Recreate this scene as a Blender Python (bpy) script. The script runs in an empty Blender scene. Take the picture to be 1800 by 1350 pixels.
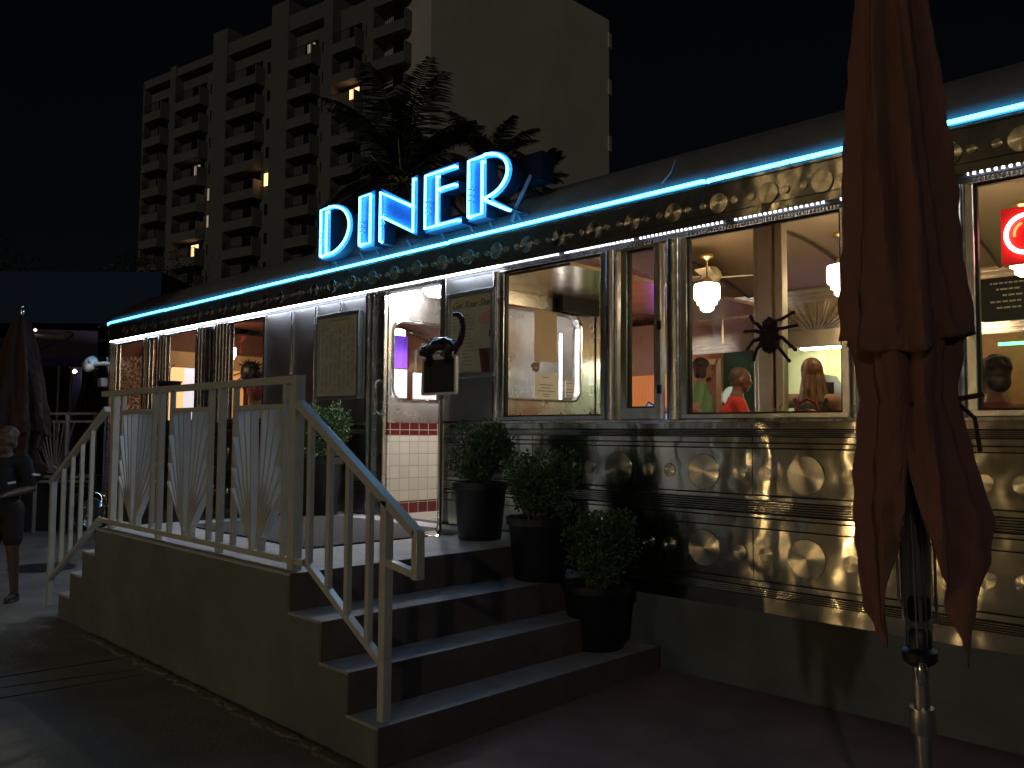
import bpy, bmesh, math, random
from mathutils import Vector, Matrix
from math import sin, cos, pi, radians, sqrt
random.seed(7)
S = bpy.context.scene
col = S.collection

# ------------------------------------------------------------------ camera, sky, light, exposure
cam_d = bpy.data.cameras.new('camera'); cam = bpy.data.objects.new('camera', cam_d); col.objects.link(cam)
FPX = 1487.0
RM = Matrix(((0.7048592543, 0.0366837820, 0.7083980038), (0.7093123044, -0.0463537121, -0.7033686005), (0.0070346567, 0.9982512878, -0.0586931009)))
CAM = Vector((0, -4.8, 1.62))
cam.matrix_world = Matrix.Translation(CAM) @ RM.to_4x4()
cam_d.sensor_width = 36; cam_d.lens = 36 * FPX / 1800; cam_d.clip_start = 0.05; cam_d.clip_end = 2000
S.camera = cam
SUN_EL, SUN_AZ_VEC = radians(19), Vector((0.5, -0.866))          # the lamp stands behind the viewer, to the right
w = bpy.data.worlds.new('World'); S.world = w; w.use_nodes = True
nt = w.node_tree; bg = nt.nodes['Background']; sky = nt.nodes.new('ShaderNodeTexSky'); sky.sky_type = 'NISHITA'; sky.sun_disc = False
sky.sun_elevation = SUN_EL; sky.sun_rotation = math.atan2(SUN_AZ_VEC.x, SUN_AZ_VEC.y)
nt.links.new(sky.outputs[0], bg.inputs[0]); bg.inputs[1].default_value = 0.0005
sd = bpy.data.lights.new('street_light', 'SUN'); sd.energy = 0.16; sd.angle = radians(1.2); sd.color = (1, .93, .78)
so = bpy.data.objects.new('street_light', sd); col.objects.link(so)
dv = -Vector((SUN_AZ_VEC.x * cos(SUN_EL), SUN_AZ_VEC.y * cos(SUN_EL), sin(SUN_EL) * SUN_AZ_VEC.length)).normalized()
so.rotation_euler = dv.to_track_quat('-Z', 'Y').to_euler()
S.view_settings.view_transform = 'Standard'; S.view_settings.look = 'None'; S.view_settings.exposure = 0; S.view_settings.gamma = 1
S.cycles.use_denoising = True; S.cycles.max_bounces = 8; S.cycles.transparent_max_bounces = 16; S.cycles.glossy_bounces = 5; S.cycles.diffuse_bounces = 4
S.cycles.caustics_reflective = True; S.cycles.sample_clamp_indirect = 4; S.cycles.blur_glossy = 0.4

def P(px, py, d):                                                # a point of the photograph (1800x1350) at depth d metres
    return CAM + RM @ Vector(((px - 900) * d / FPX, (675 - py) * d / FPX, -d))
def PY(px, py, y):
    r = RM @ Vector((px - 900, 675 - py, -FPX)); return CAM + r * ((y - CAM.y) / r.y)
def PX(px, py, x):
    r = RM @ Vector((px - 900, 675 - py, -FPX)); return CAM + r * ((x - CAM.x) / r.x)
def PZ(px, py, z):
    r = RM @ Vector((px - 900, 675 - py, -FPX)); return CAM + r * ((z - CAM.z) / r.z)

# ------------------------------------------------------------------ materials
MC = {}
def mat(name, c, rough=.6, metal=0.0, noise=0.0, nscale=8.0, bump=0.0, bscale=40.0, emit=0.0, ecol=None, aniso=0.0, tang=None, stretch=None,
        c2=None, spec=None, coat=0, nd=6.0, trans=0, bdist=.01, bump2=0, b2scale=2.0):
    if name in MC: return MC[name]
    m = bpy.data.materials.new(name); m.use_nodes = True; n = m.node_tree.nodes; l = m.node_tree.links; b = n['Principled BSDF']
    b.inputs['Base Color'].default_value = (*c, 1); b.inputs['Roughness'].default_value = rough; b.inputs['Metallic'].default_value = metal
    if spec is not None: b.inputs['Specular IOR Level'].default_value = spec
    if coat: b.inputs['Coat Weight'].default_value = coat
    if trans: b.inputs['Transmission Weight'].default_value = trans
    tc = n.new('ShaderNodeTexCoord'); src = tc.outputs['Object']
    if stretch:
        mp = n.new('ShaderNodeMapping'); mp.inputs['Scale'].default_value = stretch; l.new(src, mp.inputs[0]); src = mp.outputs[0]
    if noise or c2:
        t = n.new('ShaderNodeTexNoise'); t.inputs['Scale'].default_value = nscale; t.inputs['Detail'].default_value = nd; t.inputs['Roughness'].default_value = .65
        l.new(src, t.inputs['Vector'])
        r = n.new('ShaderNodeValToRGB'); r.color_ramp.elements[0].position = .35; r.color_ramp.elements[1].position = .68
        a = c2 if c2 else tuple(x * (1 - noise) for x in c)
        r.color_ramp.elements[0].color = (*a, 1); r.color_ramp.elements[1].color = (*c, 1)
        l.new(t.outputs[0], r.inputs[0]); l.new(r.outputs[0], b.inputs['Base Color'])
        if noise > .05:
            mr = n.new('ShaderNodeMapRange'); mr.inputs[3].default_value = max(.02, rough - .08); mr.inputs[4].default_value = min(1, rough + .1)
            l.new(t.outputs[0], mr.inputs[0]); l.new(mr.outputs[0], b.inputs['Roughness'])
    prev = None
    if bump2:
        t = n.new('ShaderNodeTexNoise'); t.inputs['Scale'].default_value = b2scale; t.inputs['Detail'].default_value = 1.5; l.new(tc.outputs['Object'], t.inputs['Vector'])
        bp = n.new('ShaderNodeBump'); bp.inputs['Strength'].default_value = 1; bp.inputs['Distance'].default_value = bump2; l.new(t.outputs[0], bp.inputs['Height'])
        l.new(bp.outputs[0], b.inputs['Normal']); prev = bp
    if bump:
        t = n.new('ShaderNodeTexNoise'); t.inputs['Scale'].default_value = bscale; t.inputs['Detail'].default_value = 4; l.new(src, t.inputs['Vector'])
        bp = n.new('ShaderNodeBump'); bp.inputs['Strength'].default_value = bump; bp.inputs['Distance'].default_value = bdist; l.new(t.outputs[0], bp.inputs['Height'])
        if prev: l.new(prev.outputs[0], bp.inputs['Normal'])
        l.new(bp.outputs[0], b.inputs['Normal'])
    if aniso:
        b.inputs['Anisotropic'].default_value = aniso
        if tang == 'RADIAL':
            tg = n.new('ShaderNodeTangent'); tg.direction_type = 'RADIAL'; tg.axis = 'Y'; l.new(tg.outputs[0], b.inputs['Tangent']); b.inputs['Anisotropic Rotation'].default_value = .25
        elif tang:
            cx = n.new('ShaderNodeCombineXYZ'); [setattr(cx.inputs[i], 'default_value', tang[i]) for i in range(3)]; l.new(cx.outputs[0], b.inputs['Tangent'])
    if emit:
        b.inputs['Emission Color'].default_value = (*(ecol or c), 1); b.inputs['Emission Strength'].default_value = emit
    MC[name] = m; return m
def glassmat(name, tint=(1, 1, 1), rough=.0, fac=1.0):
    if name in MC: return MC[name]
    m = bpy.data.materials.new(name); m.use_nodes = True; n = m.node_tree.nodes; l = m.node_tree.links; n.remove(n['Principled BSDF'])
    tr = n.new('ShaderNodeBsdfTransparent'); tr.inputs[0].default_value = (*tint, 1)
    gl = n.new('ShaderNodeBsdfGlossy'); gl.inputs['Roughness'].default_value = rough; gl.inputs[0].default_value = (1, 1, 1, 1)
    fr = n.new('ShaderNodeFresnel'); fr.inputs[0].default_value = 1.5; mx = n.new('ShaderNodeMixShader')
    mu = n.new('ShaderNodeMath'); mu.operation = 'MULTIPLY'; mu.inputs[1].default_value = fac; l.new(fr.outputs[0], mu.inputs[0])
    t = n.new('ShaderNodeTexNoise'); t.inputs['Scale'].default_value = 1.5; bp = n.new('ShaderNodeBump'); bp.inputs['Distance'].default_value = .004
    l.new(t.outputs[0], bp.inputs['Height']); l.new(bp.outputs[0], gl.inputs['Normal'])
    l.new(mu.outputs[0], mx.inputs[0]); l.new(tr.outputs[0], mx.inputs[1]); l.new(gl.outputs[0], mx.inputs[2]); l.new(mx.outputs[0], n['Material Output'].inputs[0])
    MC[name] = m; return m
def tilemat(name, c, grout, sx, sz, axis='YZ', rough=.25):
    if name in MC: return MC[name]
    m = bpy.data.materials.new(name); m.use_nodes = True; n = m.node_tree.nodes; l = m.node_tree.links; b = n['Principled BSDF']
    tc = n.new('ShaderNodeTexCoord'); sp = n.new('ShaderNodeSeparateXYZ'); cb = n.new('ShaderNodeCombineXYZ'); l.new(tc.outputs['Object'], sp.inputs[0])
    l.new(sp.outputs['XYZ'.index(axis[0])], cb.inputs[0]); l.new(sp.outputs['XYZ'.index(axis[1])], cb.inputs[1])
    br = n.new('ShaderNodeTexBrick'); br.offset = 0; br.inputs['Scale'].default_value = 1; br.inputs['Brick Width'].default_value = sx; br.inputs['Row Height'].default_value = sz
    br.inputs['Mortar Size'].default_value = .0035; br.inputs['Color1'].default_value = (*c, 1); br.inputs['Color2'].default_value = (*[x * .86 for x in c], 1); br.inputs['Mortar'].default_value = (*grout, 1)
    l.new(cb.outputs[0], br.inputs[0]); l.new(br.outputs[0], b.inputs['Base Color']); b.inputs['Roughness'].default_value = rough
    bp = n.new('ShaderNodeBump'); bp.inputs['Distance'].default_value = .003; bp.invert = True; l.new(br.outputs[1], bp.inputs['Height']); l.new(bp.outputs[0], b.inputs['Normal'])
    MC[name] = m; return m

STEEL = mat('brushed_steel', (.74, .70, .58), .112, 1, aniso=1.0, tang=(0, 0, 1), noise=.08, nscale=5, stretch=(1, 1, 3), bump2=.006, b2scale=3.6)
PANEL = mat('steel_panel', (.62, .63, .62), .36, .9, aniso=.6, tang=(0, 0, 1), noise=.15, nscale=3, bump2=.01, b2scale=2.6)
POST = mat('polished_steel', (.85, .85, .84), .23, 1, noise=.15, nscale=12, bump2=.003, b2scale=9)
FASC = mat('fascia_steel', (.40, .385, .31), .15, .86, aniso=.85, tang=(0, 0, 1), noise=.15, nscale=6, bump2=.004, b2scale=5)
GROOVE = mat('shadow_groove', (.03, .03, .028), .5, .6)
DISC = mat('turned_disc', (.86, .80, .64), .27, 1, aniso=1.0, tang='RADIAL')
TRIM = mat('bright_trim', (.8, .8, .8), .12, 1, bump2=.002, b2scale=12)
ISTEEL = mat('inner_steel', (.76, .65, .48), .22, 1, noise=.15, nscale=3, bump2=.012, b2scale=1.6)
ROOF = mat('roof_membrane', (.20, .205, .21), .6, 0, noise=.3, nscale=3, bump=.3, bscale=12)
NEON = mat('neon_blue', (.1, .6, 1), .4, emit=14, ecol=(.05, .47, 1.0))
NEONL = mat('neon_blue_letter', (.2, .7, 1), .4, emit=9.5, ecol=(.09, .60, 1.0))
LED = mat('led_white', (.8, .85, 1), .4, emit=40, ecol=(.78, .84, 1.0))
LFACE = mat('letter_face_blue', (.08, .27, .95), .35, 0, noise=.3, nscale=20)
LSIDE = mat('letter_side_blue', (.012, .02, .05), .5)
GLASS = glassmat('window_glass', (.96, .95, .93))
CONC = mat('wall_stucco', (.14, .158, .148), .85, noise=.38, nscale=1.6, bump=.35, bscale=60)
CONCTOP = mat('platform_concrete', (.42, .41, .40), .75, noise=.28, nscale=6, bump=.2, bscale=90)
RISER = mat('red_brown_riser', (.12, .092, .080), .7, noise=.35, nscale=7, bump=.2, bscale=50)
RAIL = mat('cream_rail_paint', (.46, .47, .42), .42, noise=.14, nscale=14, bump=.05, bscale=60, coat=.7)
BLACK = mat('black_plastic', (.008, .009, .010), .45, noise=.2)
BLK2 = mat('black_matte', (.018, .018, .02), .8)
WHITE = mat('white_paint', (.75, .75, .73), .45, noise=.08)
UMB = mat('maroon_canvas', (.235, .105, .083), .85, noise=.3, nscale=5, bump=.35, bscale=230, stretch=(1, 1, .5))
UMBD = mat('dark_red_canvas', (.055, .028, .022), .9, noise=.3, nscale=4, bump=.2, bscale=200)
ALU = mat('pole_aluminium', (.55, .53, .5), .33, .9, noise=.2, nscale=20)
VSTEEL = mat('vestibule_steel', (.80, .78, .75), .25, 1, noise=.15, nscale=3, bump2=.012, b2scale=1.6)
RAIL.node_tree.nodes['Principled BSDF'].inputs['Coat Roughness'].default_value = .16
PAPER = mat('paper_white', (.90, .88, .84), .7, noise=.05)
POSTER = mat('menu_cream', (.50, .47, .33), .35, noise=.12, nscale=6, coat=.5)
INK = mat('ink_grey', (.27, .25, .18), .7)
PINK = mat('printed_pink', (.50, .22, .17), .6)
BROWN = mat('printed_brown', (.16, .05, .035), .6)
DARKGREEN = mat('dark_green_wall', (.03, .10, .07), .6, noise=.1)
CREAM = mat('ceiling_cream', (.42, .31, .20), .5, noise=.12, nscale=1.5)
PINKC = mat('ceiling_dusky_red', (.36, .13, .10), .5, noise=.12, nscale=1.5)
MAROON = mat('red_vinyl', (.28, .02, .02), .3, noise=.2)
WARMW = mat('warm_wall', (.62, .42, .22), .6, noise=.15, nscale=3)
WOODO = mat('orange_wood', (.42, .15, .05), .5, noise=.4, nscale=6, stretch=(6, 6, .5))
TILEW = tilemat('white_tile', (.72, .66, .54), (.42, .38, .30), .118, .118)
TILER = tilemat('red_tile', (.085, .006, .006), (.5, .45, .38), .118, .118)
TILEF = tilemat('floor_tile', (.42, .38, .32), (.2, .18, .15), .2, .2, 'XY', .3)

# ------------------------------------------------------------------ mesh helpers
class MB:
    def __init__(s): s.v = []; s.f = []
    def add(s, v, f):
        k = len(s.v); s.v += [tuple(a) for a in v]; s.f += [tuple(i + k for i in g) for g in f]; return s
    def box(s, x0, x1, y0, y1, z0, z1):
        x0, x1 = sorted((x0, x1)); y0, y1 = sorted((y0, y1)); z0, z1 = sorted((z0, z1))
        return s.add([(x0, y0, z0), (x1, y0, z0), (x1, y1, z0), (x0, y1, z0), (x0, y0, z1), (x1, y0, z1), (x1, y1, z1), (x0, y1, z1)],
                     [(0, 3, 2, 1), (4, 5, 6, 7), (0, 1, 5, 4), (1, 2, 6, 5), (2, 3, 7, 6), (3, 0, 4, 7)])
    def beam(s, p, q, w, h, up=(0, 0, 1)):
        p = Vector(p); q = Vector(q); d = (q - p).normalized(); u = Vector(up); a = d.cross(u)
        if a.length < 1e-4: a = d.cross(Vector((0, 1, 0)))
        a.normalize(); b = a.cross(d).normalized(); v = []
        for c in (p, q):
            for i, j in ((-1, -1), (1, -1), (1, 1), (-1, 1)): v.append(c + a * (w / 2 * i) + b * (h / 2 * j))
        return s.add(v, [(3, 2, 1, 0), (4, 5, 6, 7), (0, 1, 5, 4), (1, 2, 6, 5), (2, 3, 7, 6), (3, 0, 4, 7)])
    def tube(s, pts, r, seg=8, close=False):
        pts = [Vector(p) for p in pts]; n = len(pts); rs = r if isinstance(r, (list, tuple)) else [r] * n; v = []; f = []
        pa = None
        for i, p in enumerate(pts):
            a = pts[(i - 1) % n] if (i > 0 or close) else p; b = pts[(i + 1) % n] if (i < n - 1 or close) else p
            d = (b - a).normalized() if (b - a).length > 1e-9 else Vector((0, 0, 1))
            if pa is None:
                u = d.cross(Vector((0, 0, 1))); u = u if u.length > .01 else d.cross(Vector((0, 1, 0)))
            else: u = pa - d * pa.dot(d)
            u.normalize(); pa = u; w_ = d.cross(u)
            for k in range(seg):
                t = 2 * pi * k / seg; v.append(p + (u * cos(t) + w_ * sin(t)) * rs[i])
        m = n if close else n - 1
        for i in range(m):
            for k in range(seg):
                a = i * seg + k; b = i * seg + (k + 1) % seg; c = ((i + 1) % n) * seg + (k + 1) % seg; d_ = ((i + 1) % n) * seg + k; f.append((a, b, c, d_))
        if not close: f.append(tuple(range(seg - 1, -1, -1))); f.append(tuple((n - 1) * seg + k for k in range(seg)))
        return s.add(v, f)
    def lathe(s, prof, seg=24, c=(0, 0, 0), axis='Z', caps=True):
        v = []; f = []; n = len(prof)
        for r, h in prof:
            for k in range(seg):
                t = 2 * pi * k / seg; a, b = r * cos(t), r * sin(t)
                q = (a, b, h) if axis == 'Z' else ((a, h, b) if axis == 'Y' else (h, a, b)); v.append(tuple(q[i] + c[i] for i in range(3)))
        for i in range(n - 1):
            for k in range(seg): f.append((i * seg + k, i * seg + (k + 1) % seg, (i + 1) * seg + (k + 1) % seg, (i + 1) * seg + k))
        if caps:
            if prof[0][0] > 1e-5: f.append(tuple(range(seg - 1, -1, -1)))
            if prof[-1][0] > 1e-5: f.append(tuple((n - 1) * seg + k for k in range(seg)))
        return s.add(v, f)
    def extx(s, prof, x0, x1, closed=False):
        n = len(prof); v = [(x0, y, z) for y, z in prof] + [(x1, y, z) for y, z in prof]; m = n if closed else n - 1
        f = [(i, (i + 1) % n, n + (i + 1) % n, n + i) for i in range(m)]
        if closed: f += [tuple(range(n - 1, -1, -1)), tuple(range(n, 2 * n))]
        return s.add(v, f)
    def prism(s, poly, y0, y1, M=None):                          # polygon in x,z extruded along y
        n = len(poly); v = [Vector((x, y0, z)) for x, z in poly] + [Vector((x, y1, z)) for x, z in poly]
        if M: v = [M @ a for a in v]
        return s.add(v, [tuple(range(n)), tuple(range(2 * n - 1, n - 1, -1))] + [(i, n + i, n + (i + 1) % n, (i + 1) % n) for i in range(n)])
    def ell(s, c, r, seg=12, rings=8, M=None):
        v = []; f = []; c = Vector(c)
        for i in range(rings + 1):
            ph = pi * i / rings
            for k in range(seg):
                t = 2 * pi * k / seg; q = Vector((r[0] * sin(ph) * cos(t), r[1] * sin(ph) * sin(t), r[2] * cos(ph))); v.append(c + (M @ q if M else q))
        for i in range(rings):
            for k in range(seg): f.append((i * seg + k, (i + 1) * seg + k, (i + 1) * seg + (k + 1) % seg, i * seg + (k + 1) % seg))
        return s.add(v, f)
    def build(s, name, m, parent=None, loc=None, smooth=False, bevel=0, fix=True):
        me = bpy.data.meshes.new(name); me.from_pydata(s.v, [], s.f)
        if loc is not None:
            me.transform(Matrix.Translation(-Vector(loc)))
        bm = bmesh.new(); bm.from_mesh(me); bmesh.ops.remove_doubles(bm, verts=bm.verts, dist=1e-6)
        if fix: bmesh.ops.recalc_face_normals(bm, faces=bm.faces)
        bm.to_mesh(me); bm.free()
        for k in (m if isinstance(m, list) else [m]): me.materials.append(k)
        if smooth:
            me.polygons.foreach_set('use_smooth', [True] * len(me.polygons)); me.update()
            me.set_sharp_from_angle(angle=radians(40))
        o = bpy.data.objects.new(name, me); col.objects.link(o)
        if loc is not None: o.location = loc
        if parent: o.parent = parent; o.matrix_parent_inverse = Matrix.Identity(4)
        if parent and loc is not None: pass
        if bevel:
            b = o.modifiers.new('bevel', 'BEVEL'); b.width = bevel; b.segments = 2; b.limit_method = 'ANGLE'
        return o
def empty(name, label, cat, group=None, loc=(0, 0, 0), rz=0, kind=None):
    o = bpy.data.objects.new(name, None); col.objects.link(o); o.location = loc; o.rotation_euler = (0, 0, rz); o.empty_display_size = .1
    return tag(o, label, cat, group, kind)
def tag(o, label=None, cat=None, group=None, kind=None):
    if label: o['label'] = label
    if cat: o['category'] = cat
    if group: o['group'] = group
    if kind: o['kind'] = kind
    return o
def dup(o, parent=None, loc=None):
    c = o.copy(); col.objects.link(c)
    if parent: c.parent = parent
    if loc is not None: c.location = loc
    return c
def dup_tree(root, loc, rz=None, label=None, scale=None):
    r = root.copy(); col.objects.link(r); r.location = loc
    if rz is not None: r.rotation_euler = (0, 0, rz)
    if scale: r.scale = scale
    if label: r['label'] = label
    for ch in [c for c in bpy.data.objects if c.parent == root]:
        c = ch.copy(); col.objects.link(c); c.parent = r
        for g in [g for g in bpy.data.objects if g.parent == ch]:
            d = g.copy(); col.objects.link(d); d.parent = c
    return r
def text_mesh(s, size, depth=.002, shear=0, align='LEFT', bold=0):
    cu = bpy.data.curves.new('t', 'FONT'); cu.body = s; cu.size = size; cu.extrude = depth; cu.shear = shear; cu.align_x = align; cu.offset = bold
    t = bpy.data.objects.new('t', cu); col.objects.link(t)
    dg = bpy.context.evaluated_depsgraph_get(); me = bpy.data.meshes.new_from_object(t.evaluated_get(dg)); bpy.data.objects.remove(t); return me
def text(name, s, size, loc, m, parent=None, rot=(pi / 2, 0, 0), **k):
    me = text_mesh(s, size, **k); me.materials.clear(); me.materials.append(m)
    o = bpy.data.objects.new(name, me); col.objects.link(o); o.location = loc; o.rotation_euler = rot
    if parent: o.parent = parent
    return o
def rrect(x0, x1, z0, z1, r, n=6):
    out = []
    for cx, cz, a in ((x1 - r, z1 - r, 0), (x0 + r, z1 - r, 90), (x0 + r, z0 + r, 180), (x1 - r, z0 + r, 270)):
        for i in range(n + 1): t = radians(a + 90 * i / n); out.append((cx + r * cos(t), cz + r * sin(t)))
    return out

# ================================================================== GROUND
g = MB(); N = 40
g.box(-160, 120, -60, 130, -.3, 0)
tag(g.build('ground', mat('plaza_concrete', (.28, .27, .24), .85, noise=.45, nscale=1.7, bump=.35, bscale=40, nd=10)), kind='structure')
# reddish paving at the foot of the steps and along the diner, 4 mm proud of the plaza
g = MB(); g.add([(-3.42, -2.6, .004), (7, -2.6, .004), (7, .02, .055), (-3.42, .02, .055), (-3.42, -2.6, -.05), (7, -2.6, -.05), (7, .02, -.05), (-3.42, .02, -.05)], [(0, 1, 2, 3), (7, 6, 5, 4), (0, 4, 5, 1), (1, 5, 6, 2), (2, 6, 7, 3), (3, 7, 4, 0)])
tag(g.build('paving', mat('red_paving', (.25, .165, .145), .8, noise=.4, nscale=2.2, bump=.3, bscale=60, nd=9)), kind='structure')
g = MB()
for a, b in ((PZ(-60, 1218, 0), PZ(238, 1177, 0)), (PZ(-60, 1238, 0), PZ(250, 1186, 0)), ((-3.40, -2.62), (-3.3, -9)), ((-6.3, -2.45), (-6.9, -9)), ((-3.3, -4.9), (3, -4.9))):
    g.beam((a[0], a[1], .003), (b[0], b[1], .0), .009, .004)
tag(g.build('pavement_joints', mat('joint_dirt', (.05, .045, .035), .95, noise=.5)), kind='structure')
random.seed(3); g = MB()
for i in range(90):                                               # dirt strip that has gathered along the foot of the platform wall
    x = -7.2 + 3.7 * i / 90; a = .03 + .03 * random.random(); g.ell((x, -2.35 - a * .6, 0), (.05 + .03 * random.random(), a, .006 + .012 * random.random()), 7, 4)
tag(g.build('dirt_strip', mat('dirt', (.22, .19, .14), .95, noise=.5, nscale=30, bump=.5, bscale=90)), kind='stuff')

# ================================================================== DINER
X0, X1 = -13.7, 3.2
D = empty('diner', 'long stainless steel railcar diner with blue neon along its curved roof edge', 'diner building')
b = MB(); b.box(X0 + .05, X1, .012, 4.9, 0, .535); b.build('plinth', CONC, D)
# lower panel profile, top to bottom, with fluted bands and grooves
def flutes(z1, z0, n, y, amp=.003):
    out = []
    h = (z1 - z0) / n
    for i in range(n):
        for k in range(5): t = k / 5; out.append((y - amp * sin(pi * t), z1 - h * (i + t)))
    return out + [(y, z0)]
pr = [(0, 1.70), (0, 1.66)] + flutes(1.658, 1.612, 4, -.002) + [(0, 1.61), (0, 1.578), (.012, 1.576), (.012, 1.570), (-.004, 1.568), (-.004, 1.545), (.010, 1.543), (.010, 1.538), (0, 1.536), (0, 1.256), (.010, 1.254), (.010, 1.248), (-.005, 1.246), (-.005, 1.232), (-.005, 1.220)]
pr += flutes(1.216, 1.145, 5, -.004) + [(.010, 1.143), (.010, 1.137), (-.008, 1.134), (-.008, 1.116)] + [(.008, 1.114), (.008, 1.108), (-.003, 1.106), (-.003, 1.052), (.010, 1.05), (.010, 1.044), (0, 1.042), (0, .734), (.010, .732), (.010, .726), (-.004, .724), (-.004, .708), (-.004, .694), (.008, .692), (.008, .688)]
pr += flutes(.686, .636, 4, -.004) + [(.004, .634), (-.004, .632), (-.004, .54), (.012, .536)]
b = MB(); b.extx(pr, X0, -6.84); b.extx(pr, -5.69, X1); b.build('lower_panel', STEEL, D, smooth=True, fix=False)
b = MB()
for z in (1.659, 1.611, 1.573, 1.541, 1.251, 1.217, 1.140, 1.111, 1.047, .729, .690, .635):
    for a, c in ((X0, -6.84), (-5.69, X1)): b.box(a, c, -.0065, .010, z - .0022, z + .0022)
b.build('groove_lines', GROOVE, D)
b = MB()
for x in (-12.2, -10.3, -8.4, -4.6, -2.7, -.8, 1.1): b.box(x - .002, x + .002, -.0015, .002, .55, 1.69)
b.build('panel_seams', GROOVE, D)
for n_, (a, c) in enumerate(((X0 - .02, -6.83), (-5.70, X1))):
    b = MB(); b.box(a, c, -.055, .004, 1.701, 1.724); b.build('sill', TRIM, D, bevel=.003)
# medallions
def disc_mesh(R):
    m = MB(); m.lathe([(R, 0), (R, -.004), (R * .98, -.0065), (R * .94, -.0065), (R * .93, -.005), (R * .5, -.0058), (R * .02, -.0065), (0, -.0065)], 40, axis='Y', caps=False); return m
big = disc_mesh(.118).build('medallion', DISC, D, smooth=True); sm = disc_mesh(.046).build('small_medallion', DISC, D, smooth=True)
fb = disc_mesh(.067).build('fascia_medallion', DISC, D, smooth=True); fs = disc_mesh(.024).build('small_fascia_medallion', DISC, D, smooth=True)
first = {}
def put(o, loc):
    if o.name not in first: first[o.name] = 1; o.location = loc; return
    dup(o, D, loc)
for z in (1.383, .892):
    k = 0
    x = -3.754
    while x < 2.8:
        if not (z < 1 and x < -3.1): put(big, (x, 0, z))
        for dx in (.262, .437):
            if not (z < 1 and x + dx < -3.55): put(sm, (x + dx, 0, z))
        x += .7015
    for x in (-4.205, -4.017) if z > 1 else ():
        put(sm, (x, 0, z))
    for x in (-12.6, -11.9, -11.2, -10.5, -9.8, -9.1, -8.4, -7.7):
        put(big, (x, 0, z)); put(sm, (x + .26, 0, z)); put(sm, (x + .44, 0, z))
YF = -.05
x = -2.892 + .347 * 14
i = 0
while x > -13.3:
    put(fb, (x, YF - .004, 3.118)); put(fs, (x - .115, YF - .004, 3.118)); 
    if x > -9: put(fs, (x - .232, YF - .004, 3.118))
    x -= .347
# fascia (rounded left corner), roof edge, roof
def plan_path(y, r=.75, xl=-14.32, xr=X1):                        # outline of the canopy seen from above, front run then round the left corner
    pts = [(xr, y), (xl + r, y)]
    for i in range(1, 9): t = radians(90 * i / 8); pts.append((xl + r - r * sin(t), y + r - r * cos(t)))
    pts.append((xl, 4.6)); return pts
def sweep(prof, name, m, y, r=.75, xl=-14.32, smooth=True):       # prof: (offset outwards, z)
    base = plan_path(y, r, xl); mb = MB(); n = len(base); v = []; f = []
    nor = []
    for i, p in enumerate(base):
        a = Vector(base[max(i - 1, 0)]); c = Vector(base[min(i + 1, n - 1)]); d = (c - a).normalized(); nor.append(Vector((-d.y, d.x)))
    for i, p in enumerate(base):
        for o, z in prof: q = Vector(p) - nor[i] * (-o) if False else Vector(p) + nor[i] * o; v.append((q.x, q.y, z))
    k = len(prof)
    for i in range(n - 1):
        for j in range(k - 1): f.append((i * k + j, i * k + j + 1, (i + 1) * k + j + 1, (i + 1) * k + j))
    mb.add(v, f); return mb.build(name, m, D, smooth=smooth)
# outward normal check: front run goes towards -x so (-d.y, d.x) = (0,-1)
sweep([(-.08, 3.0), (0, 3.0), (0, 3.045), (-.006, 3.048), (-.006, 3.052), (0, 3.055), (0, 3.235), (.008, 3.24), (.008, 3.252), (0, 3.258), (0, 3.266), (-.02, 3.272)], 'fascia', FASC, YF)
def roofprof(x):
    e = 1.0
    if x < -12.9: e = sqrt(max(0, 1 - ((-12.9 - x) / 1.5) ** 2))
    return [(2.38 - 2.405 * cos(pi * t / 24), 3.268 + .72 * e * sin(pi * t / 24) ** .95 if t not in (0, 24) else 3.268) for t in range(25)]
b = MB(); xs = [X1, -2, -5, -8, -11, -12.9, -13.2, -13.5, -13.75, -13.95, -14.1, -14.22, -14.3]; v = []; f = []
for x in xs: v += [(x, y, z) for y, z in roofprof(x)]
for i in range(len(xs) - 1):
    for j in range(24): f.append((i * 25 + j, (i + 1) * 25 + j, (i + 1) * 25 + j + 1, i * 25 + j + 1))
b.add(v, f); rf = b.build('roof', ROOF, D, smooth=True)
b = MB(); b.tube([(-3.3, .05, 3.52), (-3.28, -.02, 3.42), (-3.31, -.09, 3.33)], .006); b.tube([(-1.9, .3, 3.7), (-1.86, .1, 3.56)], .006); b.build('roof_cable', mat('cable_grey', (.3, .3, .32), .5), D)
# neon tubes along the roof edge in lengths with small gaps, and their brackets
YN = YF + .004
cuts = [X1, .2, -1.62, -3.0, -5.6, -7.9, -9.4, -11.6, -13.57]
for i in range(len(cuts) - 1):
    m = MB(); a, c = cuts[i] - .012, cuts[i + 1] + .012; zz = 3.286 + (.005 if i % 2 else 0)
    pts = [(a, YN + .02, zz), (a - .012, YN, zz), (c + .012, YN, zz), (c, YN + .02, zz)]
    if i == len(cuts) - 2:
        pts = pts[:2]
        for p in plan_path(YN, .75, -14.35)[1:9]: pts.append((p[0], p[1], zz))
    m.tube(pts, .0125, 8); m.build('neon_tube', NEON, D, smooth=True)
b = MB()
b.box(-.006, .006, YN - .006, YN + .006, 3.262, 3.274)
br = b.build('bracket', ALU, D); x = X1 - .2; br.location = (x, 0, 0)
while x > -14: x -= .45; dup(br, D, (x, 0, 0))
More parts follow.
